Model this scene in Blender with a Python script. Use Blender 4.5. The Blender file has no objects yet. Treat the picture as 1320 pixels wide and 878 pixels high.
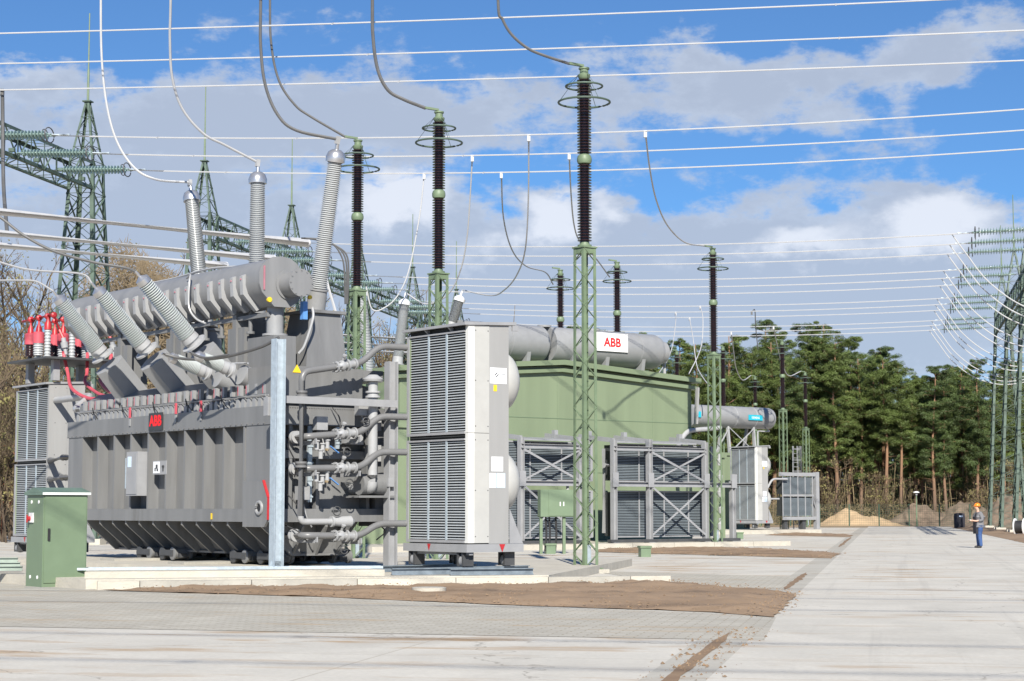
import bpy, math, random
from mathutils import Vector, Matrix
from mathutils import noise as mnoise
random.seed(7)
R = math.radians
sc = bpy.context.scene
COL = sc.collection
# ------------------------------------------------------------------ camera
F = 2400.0; PW, PH = 1320.0, 878.0; HOR = 656.0; EYE = 1.6
TILT = math.atan((HOR - PH/2)/F)
cam = bpy.data.cameras.new('camera'); camo = bpy.data.objects.new('camera', cam); COL.objects.link(camo)
cam.sensor_fit = 'HORIZONTAL'; cam.sensor_width = 36; cam.lens = 36*F/PW
cam.clip_start = 0.5; cam.clip_end = 6000
camo.location = (0, 0, EYE); camo.rotation_euler = (math.pi/2 + TILT, 0, 0)
sc.camera = camo
def ray(px, py):
    xc = (px - PW/2)/F; yc = (PH/2 - py)/F
    return Vector((xc, math.cos(TILT) - yc*math.sin(TILT), math.sin(TILT) + yc*math.cos(TILT)))
def P(px, py, Y):                       # world point seen at a photo pixel, at distance Y
    d = ray(px, py); return Vector((0, 0, EYE)) + d*(Y/d.y)
def G(px, py, z=0.0):                   # point on a horizontal plane
    d = ray(px, py); return Vector((0, 0, EYE)) + d*((z - EYE)/d.z)
TH = R(37.66)
class Frame:
    def __init__(s, x, y, a): s.o = Vector((x, y, 0)); s.a = a; s.m = Matrix.Translation(s.o) @ Matrix.Rotation(a, 4, 'Z'); s.i = s.m.inverted()
    def w(s, x, y, z=0): return s.m @ Vector((x, y, z))
    def l(s, p): return s.i @ Vector(p)
O1 = Vector((-5.31, 41.0)); DU = Vector((8.38, 40.25))
T1 = Frame(O1.x, O1.y, TH); T2 = Frame(O1.x+DU.x, O1.y+DU.y, TH); T3 = Frame(O1.x+2*DU.x, O1.y+2*DU.y, TH)
# ------------------------------------------------------------------ materials
def mat(name, col, rough=.5, metal=0., var=.12, scale=3., bump=0., bscale=60., spec=.5, dirt=None, dscale=1.2, dth=.62, streak=False):
    m = bpy.data.materials.new(name); m.use_nodes = True; nt = m.node_tree; N = nt.nodes; L = nt.links
    b = N['Principled BSDF']; b.inputs['Roughness'].default_value = rough; b.inputs['Metallic'].default_value = metal
    b.inputs['Specular IOR Level'].default_value = spec
    geo = N.new('ShaderNodeNewGeometry')
    n = N.new('ShaderNodeTexNoise'); n.inputs['Scale'].default_value = scale; n.inputs['Detail'].default_value = 5; n.inputs['Roughness'].default_value = .6
    src = geo.outputs['Position']
    if streak:
        mp = N.new('ShaderNodeMapping'); mp.inputs['Scale'].default_value = (1, 1, .12); L.new(src, mp.inputs[0]); L.new(mp.outputs[0], n.inputs['Vector'])
    else: L.new(src, n.inputs['Vector'])
    mx = N.new('ShaderNodeMix'); mx.data_type = 'RGBA'
    lo = [c*(1-var) for c in col]; hi = [min(1, c*(1+var)) for c in col]
    mx.inputs[6].default_value = (*lo, 1); mx.inputs[7].default_value = (*hi, 1)
    mr = N.new('ShaderNodeMapRange'); mr.inputs[1].default_value = .32; mr.inputs[2].default_value = .68
    L.new(n.outputs[0], mr.inputs[0]); L.new(mr.outputs[0], mx.inputs[0])
    out = mx.outputs[2]
    if dirt:
        n2 = N.new('ShaderNodeTexNoise'); n2.inputs['Scale'].default_value = dscale; n2.inputs['Detail'].default_value = 8; n2.inputs['Roughness'].default_value = .7
        L.new(mp.outputs[0] if streak else src, n2.inputs['Vector'])
        r2 = N.new('ShaderNodeMapRange'); r2.inputs[1].default_value = dth; r2.inputs[2].default_value = dth+.12; r2.inputs[4].default_value = .7
        L.new(n2.outputs[0], r2.inputs[0])
        m2 = N.new('ShaderNodeMix'); m2.data_type = 'RGBA'; L.new(r2.outputs[0], m2.inputs[0]); L.new(out, m2.inputs[6]); m2.inputs[7].default_value = (*dirt, 1)
        out = m2.outputs[2]
    L.new(out, b.inputs['Base Color'])
    rr = N.new('ShaderNodeMapRange'); rr.inputs[3].default_value = max(.05, rough-.1); rr.inputs[4].default_value = min(1, rough+.12)
    L.new(n.outputs[0], rr.inputs[0]); L.new(rr.outputs[0], b.inputs['Roughness'])
    if bump:
        nb = N.new('ShaderNodeTexNoise'); nb.inputs['Scale'].default_value = bscale; nb.inputs['Detail'].default_value = 4; L.new(src, nb.inputs['Vector'])
        bp = N.new('ShaderNodeBump'); bp.inputs['Strength'].default_value = bump; bp.inputs['Distance'].default_value = .05
        L.new(nb.outputs[0], bp.inputs['Height']); L.new(bp.outputs[0], b.inputs['Normal'])
    return m
M = {}
M['tank'] = mat('grey tank paint', (.178,.18,.181), .42, var=.12, dirt=(.115,.112,.105), dscale=.9, dth=.6, streak=True)
M['pipe'] = mat('pipe paint', (.165,.166,.168), .38, var=.06)
M['pipelt'] = mat('light pipe paint', (.36,.365,.37), .35, var=.06)
M['turret'] = mat('turret paint', (.27,.275,.28), .4, var=.06)
M['cool'] = mat('cooler paint', (.31,.31,.305), .45, var=.05, streak=True)
M['coolw'] = mat('cooler white paint', (.66,.66,.63), .5, var=.05)
M['coolm'] = mat('cooler light paint', (.44,.44,.42), .5, var=.04)
M['rail'] = mat('rail steel', (.20,.24,.275), .4, .3, var=.2, scale=6)
M['slat'] = mat('louvre slat', (  .42,.45,.47), .4, var=.06)
M['fin'] = mat('radiator fin', (.20,.235,.26), .45, var=.08)
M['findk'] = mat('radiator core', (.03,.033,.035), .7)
M['frame'] = mat('frame steel paint', (.29,.295,.305), .45, var=.07)
M['galv'] = mat('galvanised steel', (.46,.53,.58), .42, .35, var=.12, scale=9)
M['alu'] = mat('aluminium', (.74,.745,.75), .4, .1, var=.06)
M['capm'] = mat('bright cast aluminium', (.55,.55,.56), .3, .75, var=.05)
M['valve'] = mat('valve paint', (.36,.365,.37), .35, .2, var=.1)
M['cons'] = mat('conservator paint', (.215,.218,.222), .42, var=.09, dirt=(.16,.158,.15), dscale=.9, dth=.6, streak=True)
M['gusset'] = mat('gusset paint', (.33,.335,.34), .42, var=.06)
M['wire'] = mat('aluminium conductor', (.45,.455,.46), .55, .1, var=.04)
M['cable'] = mat('dark conductor', (.10,.10,.10), .5, .1)
M['tower'] = mat('reseda green paint', (.15,.205,.125), .5, var=.14)
M['gantry'] = mat('weathered green paint', (.075,.112,.086), .55, var=.3, scale=2)
M['towerlt'] = mat('pale green steel', (.30,.36,.31), .5, .1)
M['wallg'] = mat('green panel', (.195,.243,.15), .5, var=.09, scale=.8, streak=True)
M['wallgd'] = mat('green panel trim', (.18,.228,.138), .45, var=.04)
M['cab'] = mat('cabinet green', (.15,.208,.13), .42, var=.05)
M['cabroof'] = mat('cabinet roof green', (.12,.18,.14), .45)
M['porc'] = mat('grey porcelain', (.40,.415,.42), .25, var=.05)
M['porclt'] = mat('light grey porcelain', (.50,.535,.53), .25, var=.04)
M['brown'] = mat('brown porcelain', (.030,.014,.014), .18, var=.2)
M['glass'] = mat('toughened glass discs', (.19,.27,.25), .12, var=.1)
M['red'] = mat('red paint', (.42,.025,.03), .4)
M['pink'] = mat('red plastic cap', (.52,.085,.11), .45)
M['badger'] = mat('bright red lettering', (.75,.01,.012), .4)
M['pinkd'] = mat('faded red gauge', (.42,.17,.21), .4)
M['yellow'] = mat('yellow paint', (.80,.55,.03), .4)
M['white'] = mat('white paint', (.80,.80,.79), .45, var=.03)
M['black'] = mat('black rubber', (.02,.02,.022), .6)
M['dark'] = mat('dark steel', (.06,.062,.065), .55)
M['blue'] = mat('blue valve paint', (.10,.25,.55), .4)
M['cyan'] = mat('turquoise sign', (.02,.42,.55), .4)
M['brass'] = mat('brass', (.55,.42,.25), .35, .6)
M['conc'] = mat('concrete block', (.47,.44,.375), .85, var=.10, scale=2, bump=.3, bscale=25, dirt=(.42,.39,.33), dscale=1.5, dth=.6)
M['concd'] = mat('older concrete', (.35,.335,.295), .85, var=.12, scale=2, bump=.3, bscale=25, dirt=(.36,.33,.28), dscale=1.2, dth=.58)
M['bark'] = mat('bark', (.085,.062,.042), .9, var=.35, scale=4)
M['twig'] = mat('twigs', (.165,.125,.075), .85, var=.35, scale=.6)
M['bud'] = mat('buds', (.21,.19,.07), .8, var=.4, scale=.5)
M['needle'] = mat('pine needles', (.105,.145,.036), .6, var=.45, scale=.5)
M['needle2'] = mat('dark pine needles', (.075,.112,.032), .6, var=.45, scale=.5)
M['beech'] = mat('withered beech leaves', (.30,.10,.04), .7, var=.4, scale=1)
M['scrub'] = mat('dry scrub', (.20,.155,.085), .85, var=.4, scale=.7)
M['sand'] = mat('sand', (.42,.30,.18), .95, var=.15, scale=1, bump=.6, bscale=6)
M['earth'] = mat('earth', (.15,.112,.08), .95, var=.45, scale=1.2, bump=.8, bscale=5)
M['denim'] = mat('denim', (.045,.095,.24), .85, var=.2, scale=12)
M['jacket'] = mat('grey fleece', (.17,.17,.18), .9, var=.12, scale=20)
M['skin'] = mat('skin', (.60,.36,.26), .55, var=.05)
M['helmet'] = mat('orange plastic', (.85,.24,.02), .3)
M['hair'] = mat('hair', (.08,.05,.03), .7)
M['bag'] = mat('dark fabric', (.03,.03,.04), .85)
M['fence'] = mat('fence green', (.03,.075,.045), .5)
M['paper'] = mat('printed label', (.80,.82,.84), .5, var=.02)
M['paperb'] = mat('pale blue label', (.55,.66,.80), .5)
M['plate'] = mat('dark badge', (.035,.038,.04), .4)
# pine trunk: grey-brown below, orange upper bark
def trunkmat():
    m = mat('pine bark', (.2,.1,.05), .9, var=.3, scale=3); nt = m.node_tree; N = nt.nodes; L = nt.links
    tc = N.new('ShaderNodeTexCoord'); sp = N.new('ShaderNodeSeparateXYZ'); L.new(tc.outputs['Object'], sp.inputs[0])
    n = N.new('ShaderNodeTexNoise'); n.inputs['Scale'].default_value = 2; L.new(tc.outputs['Object'], n.inputs['Vector'])
    ad = N.new('ShaderNodeMath'); ad.operation = 'MULTIPLY_ADD'; ad.inputs[1].default_value = 4; L.new(n.outputs[0], ad.inputs[0]); L.new(sp.outputs[2], ad.inputs[2])
    cr = N.new('ShaderNodeValToRGB'); cr.color_ramp.elements[0].position = .2; cr.color_ramp.elements[0].color = (.13,.095,.07,1)
    cr.color_ramp.elements[1].position = .6; cr.color_ramp.elements[1].color = (.27,.155,.09,1)
    dv = N.new('ShaderNodeMath'); dv.operation = 'DIVIDE'; dv.inputs[1].default_value = 16; L.new(ad.outputs[0], dv.inputs[0]); L.new(dv.outputs[0], cr.inputs[0])
    L.new(cr.outputs[0], N['Principled BSDF'].inputs['Base Color']); return m
M['pinebark'] = trunkmat()
def groundmat(name, base, dirtc, kind, stain=.6):
    m = bpy.data.materials.new(name); m.use_nodes = True; nt = m.node_tree; N = nt.nodes; L = nt.links
    b = N['Principled BSDF']; b.inputs['Roughness'].default_value = .9; b.inputs['Specular IOR Level'].default_value = .3
    geo = N.new('ShaderNodeNewGeometry')
    rot = N.new('ShaderNodeMapping'); rot.inputs['Rotation'].default_value = (0, 0, R(11.4)); rot.inputs['Location'].default_value = (10.5, 0, 0); L.new(geo.outputs['Position'], rot.inputs[0])
    def noise(sx, sy, det=8, rg=.6):
        mp = N.new('ShaderNodeMapping'); mp.inputs['Scale'].default_value = (sx, sy, 1); L.new(rot.outputs[0], mp.inputs[0])
        n = N.new('ShaderNodeTexNoise'); n.inputs['Scale'].default_value = 1; n.inputs['Detail'].default_value = det; n.inputs['Roughness'].default_value = rg
        L.new(mp.outputs[0], n.inputs['Vector']); return n.outputs[0]
    def rng(v, a, c, lo=0., hi=1.):
        r = N.new('ShaderNodeMapRange'); r.inputs[1].default_value = a; r.inputs[2].default_value = c; r.inputs[3].default_value = lo; r.inputs[4].default_value = hi
        L.new(v, r.inputs[0]); return r.outputs[0]
    def mix(f, a, c):
        x = N.new('ShaderNodeMix'); x.data_type = 'RGBA'; L.new(f, x.inputs[0])
        for s, v in ((6, a), (7, c)):
            if isinstance(v, tuple): x.inputs[s].default_value = (*v, 1)
            else: L.new(v, x.inputs[s])
        return x.outputs[2]
    v = noise(.6, .6)
    col = mix(rng(v, .3, .7), tuple(c*.88 for c in base), tuple(min(1, c*1.08) for c in base))
    fine = noise(14, 14, 4)
    col = mix(rng(fine, .35, .65, 0, .35), col, tuple(c*.72 for c in base))
    if kind in ('slab', 'road', 'paver'):
        br = N.new('ShaderNodeTexBrick'); L.new(rot.outputs[0], br.inputs['Vector'])
        br.inputs['Scale'].default_value = 1
        if kind == 'paver':
            br.inputs['Brick Width'].default_value = .32; br.inputs['Row Height'].default_value = .16; br.inputs['Mortar Size'].default_value = .012; br.offset = .5
        else:
            br.inputs['Brick Width'].default_value = 23 if kind == 'road' else 5; br.inputs['Row Height'].default_value = 5.0; br.inputs['Mortar Size'].default_value = .016; br.offset = 0
        br.inputs['Color1'].default_value = (1, 1, 1, 1); br.inputs['Color2'].default_value = (.86, .85, .84, 1) if kind == 'paver' else (.95, .95, .95, 1); br.inputs['Mortar'].default_value = (.66, .62, .55, 1) if kind == 'paver' else (.80, .78, .75, 1)
        mu = N.new('ShaderNodeMix'); mu.data_type = 'RGBA'; mu.blend_type = 'MULTIPLY'; mu.inputs[0].default_value = 1
        L.new(col, mu.inputs[6]); L.new(br.outputs[0], mu.inputs[7]); col = mu.outputs[2]
    if stain:
        patch = noise(.07, .12, 3, .5)
        st = noise(.33, 1.25, 10, .66)
        pm = N.new('ShaderNodeMath'); pm.operation = 'MULTIPLY'; L.new(rng(st, stain, stain+.08, 0, .85), pm.inputs[0]); L.new(rng(patch, .38, .55), pm.inputs[1])
        col = mix(pm.outputs[0], col, dirtc)
        gy = noise(.5, .22, 8, .65)
        col = mix(rng(gy, .52, .66, 0, .28), col, tuple(c*.62 for c in base))
        tr = noise(2.2, .03, 6, .6)
        if kind == 'road': col = mix(rng(tr, .56, .66, 0, .16), col, (.2, .19, .18))
        if kind in ('road', 'slab'):
            nd = N.new('ShaderNodeVectorMath'); nd.operation = 'ADD'; nn_ = N.new('ShaderNodeTexNoise'); nn_.inputs['Scale'].default_value = 1.3; nn_.inputs['Detail'].default_value = 5
            L.new(rot.outputs[0], nn_.inputs['Vector']); L.new(rot.outputs[0], nd.inputs[0]); L.new(nn_.outputs[1], nd.inputs[1])
            vo = N.new('ShaderNodeTexVoronoi'); vo.feature = 'DISTANCE_TO_EDGE'; vo.inputs['Scale'].default_value = .16; L.new(nd.outputs[0], vo.inputs['Vector'])
            col = mix(rng(vo.outputs[0], .001, .0032, .45, 0), col, (.16, .14, .11))
    L.new(col, b.inputs['Base Color'])
    bp = N.new('ShaderNodeBump'); bp.inputs['Strength'].default_value = .35; bp.inputs['Distance'].default_value = .02
    L.new(fine, bp.inputs['Height']); L.new(bp.outputs[0], b.inputs['Normal'])
    return m
M['road'] = groundmat('road concrete', (.58,.553,.49), (.38,.26,.15), 'road', .54)
M['slab'] = groundmat('apron concrete', (.58,.553,.49), (.37,.245,.13), 'slab', .52)
M['paver'] = groundmat('concrete pavers', (.495,.472,.41), (.40,.30,.19), 'paver', .55)
M['gutter'] = groundmat('gutter concrete', (.47,.447,.39), (.29,.205,.13), 'slab', .53)
M['ground'] = groundmat('sandy ground', (.34,.26,.17), (.20,.16,.10), 'soil', .5)
M['clod'] = mat('soil clods', (.215,.145,.088), .95, var=.3, scale=5)
M['silt'] = groundmat('gutter silt', (.275,.19,.12), (.2,.13,.08), 'soil', .48)
M['soil'] = groundmat('graded soil', (.315,.222,.145), (.215,.148,.093), 'soil', .47)
# ------------------------------------------------------------------ mesh builder
def frame_of(d, up=None):
    d = d.normalized()
    up = Vector(up) if up is not None else (Vector((0, 0, 1)) if abs(d.z) < .95 else Vector((1, 0, 0)))
    x = d.cross(up); x = x.normalized() if x.length > 1e-6 else Vector((1, 0, 0))
    return x, x.cross(d).normalized()
class MB:
    def __init__(s): s.v = []; s.f = []; s.mi = []; s.m = 0
    def add(s, vs, fs):
        o = len(s.v); s.v.extend(Vector(p) for p in vs)
        for f in fs: s.f.append([i+o for i in f]); s.mi.append(s.m)
        return s
    def box(s, x0, x1, y0, y1, z0, z1):
        return s.hexa([(x0,y0,z0),(x1,y0,z0),(x1,y1,z0),(x0,y1,z0)], [(x0,y0,z1),(x1,y0,z1),(x1,y1,z1),(x0,y1,z1)])
    def hexa(s, b, t):
        return s.add(list(b)+list(t), [(3,2,1,0),(4,5,6,7),(0,1,5,4),(1,2,6,5),(2,3,7,6),(3,0,4,7)])
    def beam(s, p0, p1, w, h=None, up=None):
        p0 = Vector(p0); p1 = Vector(p1); h = h or w
        x, y = frame_of(p1-p0, up); x = x*(w/2); y = y*(h/2)
        return s.hexa([p0-x-y, p0+x-y, p0+x+y, p0-x+y], [p1-x-y, p1+x-y, p1+x+y, p1-x+y])
    def ibeam(s, p0, p1, w, h, t=.02, up=(0,0,1)):
        p0 = Vector(p0); p1 = Vector(p1); x, y = frame_of(p1-p0, up)
        o = y*(h/2-t/2)
        s.beam(p0+o, p1+o, w, t, up); s.beam(p0-o, p1-o, w, t, up); s.beam(p0, p1, t, h-2*t, up); return s
    def prism(s, poly, ext):
        n = len(poly); e = Vector(ext); a = [Vector(p) for p in poly]
        return s.add(a+[p+e for p in a], [tuple(reversed(range(n))), tuple(range(n, 2*n))]+[(i, (i+1) % n, (i+1) % n+n, i+n) for i in range(n)])
    def tube(s, pts, r, n=8, closed=False, cap=True):
        pts = [Vector(p) for p in pts]; k = len(pts); rs = r if isinstance(r, (list, tuple)) else [r]*k
        vs = []; px = None
        for i in range(k):
            a = pts[i-1] if (i > 0 or closed) else pts[i]; c = pts[(i+1) % k] if (i < k-1 or closed) else pts[i]
            d = (c-a).normalized()
            if px is None: x, y = frame_of(d)
            else:
                x = px - d*px.dot(d); x = x.normalized() if x.length > 1e-5 else frame_of(d)[0]; y = d.cross(x)
            px = x
            for j in range(n):
                t = 2*math.pi*j/n; vs.append(pts[i]+(x*math.cos(t)+y*math.sin(t))*rs[i])
        fs = []
        for i in range(k if closed else k-1):
            i2 = (i+1) % k
            for j in range(n): fs.append((i*n+j, i*n+(j+1) % n, i2*n+(j+1) % n, i2*n+j))
        if cap and not closed: fs += [tuple(reversed(range(n))), tuple(range((k-1)*n, k*n))]
        return s.add(vs, fs)
    def lathe(s, p0, d, prof, n=20):
        p0 = Vector(p0); d = Vector(d).normalized(); x, y = frame_of(d); vs = []; k = len(prof)
        for t, r in prof:
            for j in range(n):
                a = 2*math.pi*j/n; vs.append(p0+d*t+(x*math.cos(a)+y*math.sin(a))*max(r, 1e-4))
        fs = [(i*n+j, i*n+(j+1) % n, (i+1)*n+(j+1) % n, (i+1)*n+j) for i in range(k-1) for j in range(n)]
        fs += [tuple(reversed(range(n))), tuple(range((k-1)*n, k*n))]
        return s.add(vs, fs)
    def cyl(s, p0, p1, r, n=16, r1=None):
        p0 = Vector(p0); p1 = Vector(p1); L = (p1-p0).length
        return s.lathe(p0, p1-p0, [(0, r), (L, r if r1 is None else r1)], n)
    def quad(s, a, b, c, d): return s.add([a, b, c, d], [(0, 1, 2, 3)])
    def build(s, name, mats, parent=None, smooth=True, ang=35, kind=None, label=None):
        me = bpy.data.meshes.new(name); me.from_pydata([tuple(p) for p in s.v], [], s.f)
        for m in (mats if isinstance(mats, (list, tuple)) else [mats]): me.materials.append(M[m] if isinstance(m, str) else m)
        if any(s.mi): me.polygons.foreach_set('material_index', s.mi)
        if smooth:
            me.polygons.foreach_set('use_smooth', [True]*len(me.polygons))
            try: me.set_sharp_from_angle(angle=R(ang))
            except Exception: pass
        me.update()
        o = bpy.data.objects.new(name, me); COL.objects.link(o)
        if parent: o.parent = parent
        if kind: o['kind'] = kind
        if label: o['label'] = label
        return o
def thing(name, label, cat, loc=(0,0,0), rz=0., group=None):
    o = bpy.data.objects.new(name, None); COL.objects.link(o); o.empty_display_size = .3
    o.location = loc; o.rotation_euler = (0, 0, rz); return tag(o, label, cat, group)
def tag(o, label, cat, group=None):
    o['label'] = label; o['category'] = cat
    if group: o['group'] = group
    return o
def single(name, mb, mats, label, cat, group=None, smooth=True, base=None):
    if base is None: base = mb.v[0]*0 + Vector((sum(p.x for p in mb.v)/len(mb.v), sum(p.y for p in mb.v)/len(mb.v), min(p.z for p in mb.v)))
    for p in mb.v: p -= base
    o = mb.build(name, mats, None, smooth); o.location = base; return tag(o, label, cat, group)
KIDS = {}
def kids(o): return [c for c in bpy.data.objects if c.parent == o]
def dup(root, loc=None, rz=None, label=None, scale=None, group=None, tree=None):
    def build_tree(o): return (o, [build_tree(c) for c in kids(o)])
    if root.name not in KIDS: KIDS[root.name] = build_tree(root)
    def cp(node, par):
        c = node[0].copy(); COL.objects.link(c)
        if par: c.parent = par
        for ch in node[1]: cp(ch, c)
        return c
    r = cp(KIDS[root.name], None)
    if loc is not None: r.location = loc
    if rz is not None: r.rotation_euler = (0, 0, rz)
    if scale is not None: r.scale = scale
    if label: r['label'] = label
    if group: r['group'] = group
    return r
def lattice(mb, b4, t4, n, leg, br, thick=.012, horiz=False, xx=False, faces=(0,1,2,3), flip=0):
    b4 = [Vector(p) for p in b4]; t4 = [Vector(p) for p in t4]
    lv = [[b4[j].lerp(t4[j], i/n) for j in range(4)] for i in range(n+1)]
    for j in range(4):
        for q in ((j+1) % 4, (j-1) % 4):
            d0 = (b4[q]-b4[j]); d1 = (t4[q]-t4[j])
            if d0.length < 1e-4 or d1.length < 1e-4: continue
            nn = d0.cross(t4[j]-b4[j]).normalized()*thick*.5
            e0 = d0.normalized()*leg; e1 = d1.normalized()*leg
            mb.hexa([b4[j]-nn, b4[j]+e0-nn, b4[j]+e0+nn, b4[j]+nn], [t4[j]-nn, t4[j]+e1-nn, t4[j]+e1+nn, t4[j]+nn])
    for i in range(n):
        for j in faces:
            q = (j+1) % 4
            a, b = (j, q) if (i+flip+j) % 2 == 0 else (q, j)
            mb.beam(lv[i][a], lv[i+1][b], br, thick)
            if xx: mb.beam(lv[i][b], lv[i+1][a], br, thick)
            if horiz: mb.beam(lv[i][j], lv[i][q], br, thick)
def sheds(L, n, r0, r1, core=.72, t0=0.):
    pr = []
    for i in range(n):
        a = i/n; r = r0+(r1-r0)*a; z = t0+L*a; p = L/n
        pr += [(z, r*core), (z+p*.42, r*core), (z+p*.48, r), (z+p*.62, r), (z+p*.95, r*core*1.05)]
    return pr+[(t0+L, r1*core)]
def arc(a, b, c, k=12):                 # quadratic bezier
    a, b, c = Vector(a), Vector(b), Vector(c)
    return [a*(1-t)**2+b*2*t*(1-t)+c*t*t for t in [i/k for i in range(k+1)]]
def spline(pts, k=8):                   # catmull-rom through points
    p = [Vector(q) for q in pts]; p = [p[0]*2-p[1]]+p+[p[-1]*2-p[-2]]; out = []
    for i in range(1, len(p)-2):
        for j in range(k):
            t = j/k; a, b, c, d = p[i-1], p[i], p[i+1], p[i+2]
            out.append(.5*((2*b)+(c-a)*t+(2*a-5*b+4*c-d)*t*t+(3*b-a-3*c+d)*t**3))
    return out+[p[-2]]
def elbow(pts, r=.25, k=5):             # polyline with rounded corners
    p = [Vector(q) for q in pts]; out = [p[0]]
    for i in range(1, len(p)-1):
        a = p[i]+(p[i-1]-p[i]).normalized()*min(r, (p[i-1]-p[i]).length*.49); c = p[i]+(p[i+1]-p[i]).normalized()*min(r, (p[i+1]-p[i]).length*.49)
        out += arc(a, p[i], c, k)
    return out+[p[-1]]
def text(mb, s, org, rx, up, h, off=.0, depth=.004, wide=1.):
    cu = bpy.data.curves.new('lettering', 'FONT'); cu.body = s; cu.size = 1; cu.offset = off; cu.extrude = .002
    cu.align_x = 'CENTER'; cu.align_y = 'CENTER'; cu.resolution_u = 3
    o = bpy.data.objects.new('lettering', cu); COL.objects.link(o)
    dg = bpy.context.evaluated_depsgraph_get(); me = bpy.data.meshes.new_from_object(o.evaluated_get(dg))
    ys = [v.co.y for v in me.vertices]; k = h/(max(ys)-min(ys)); rx = Vector(rx).normalized(); up = Vector(up).normalized(); nz = rx.cross(up)
    my = (max(ys)+min(ys))/2; xs = [v.co.x for v in me.vertices]; mx = (max(xs)+min(xs))/2
    vs = [Vector(org)+rx*((v.co.x-mx)*k*wide)+up*((v.co.y-my)*k)+nz*(v.co.z*k+depth) for v in me.vertices]
    mb.add(vs, [tuple(p.vertices) for p in me.polygons])
    bpy.data.objects.remove(o); bpy.data.curves.remove(cu); bpy.data.meshes.remove(me)
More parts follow.
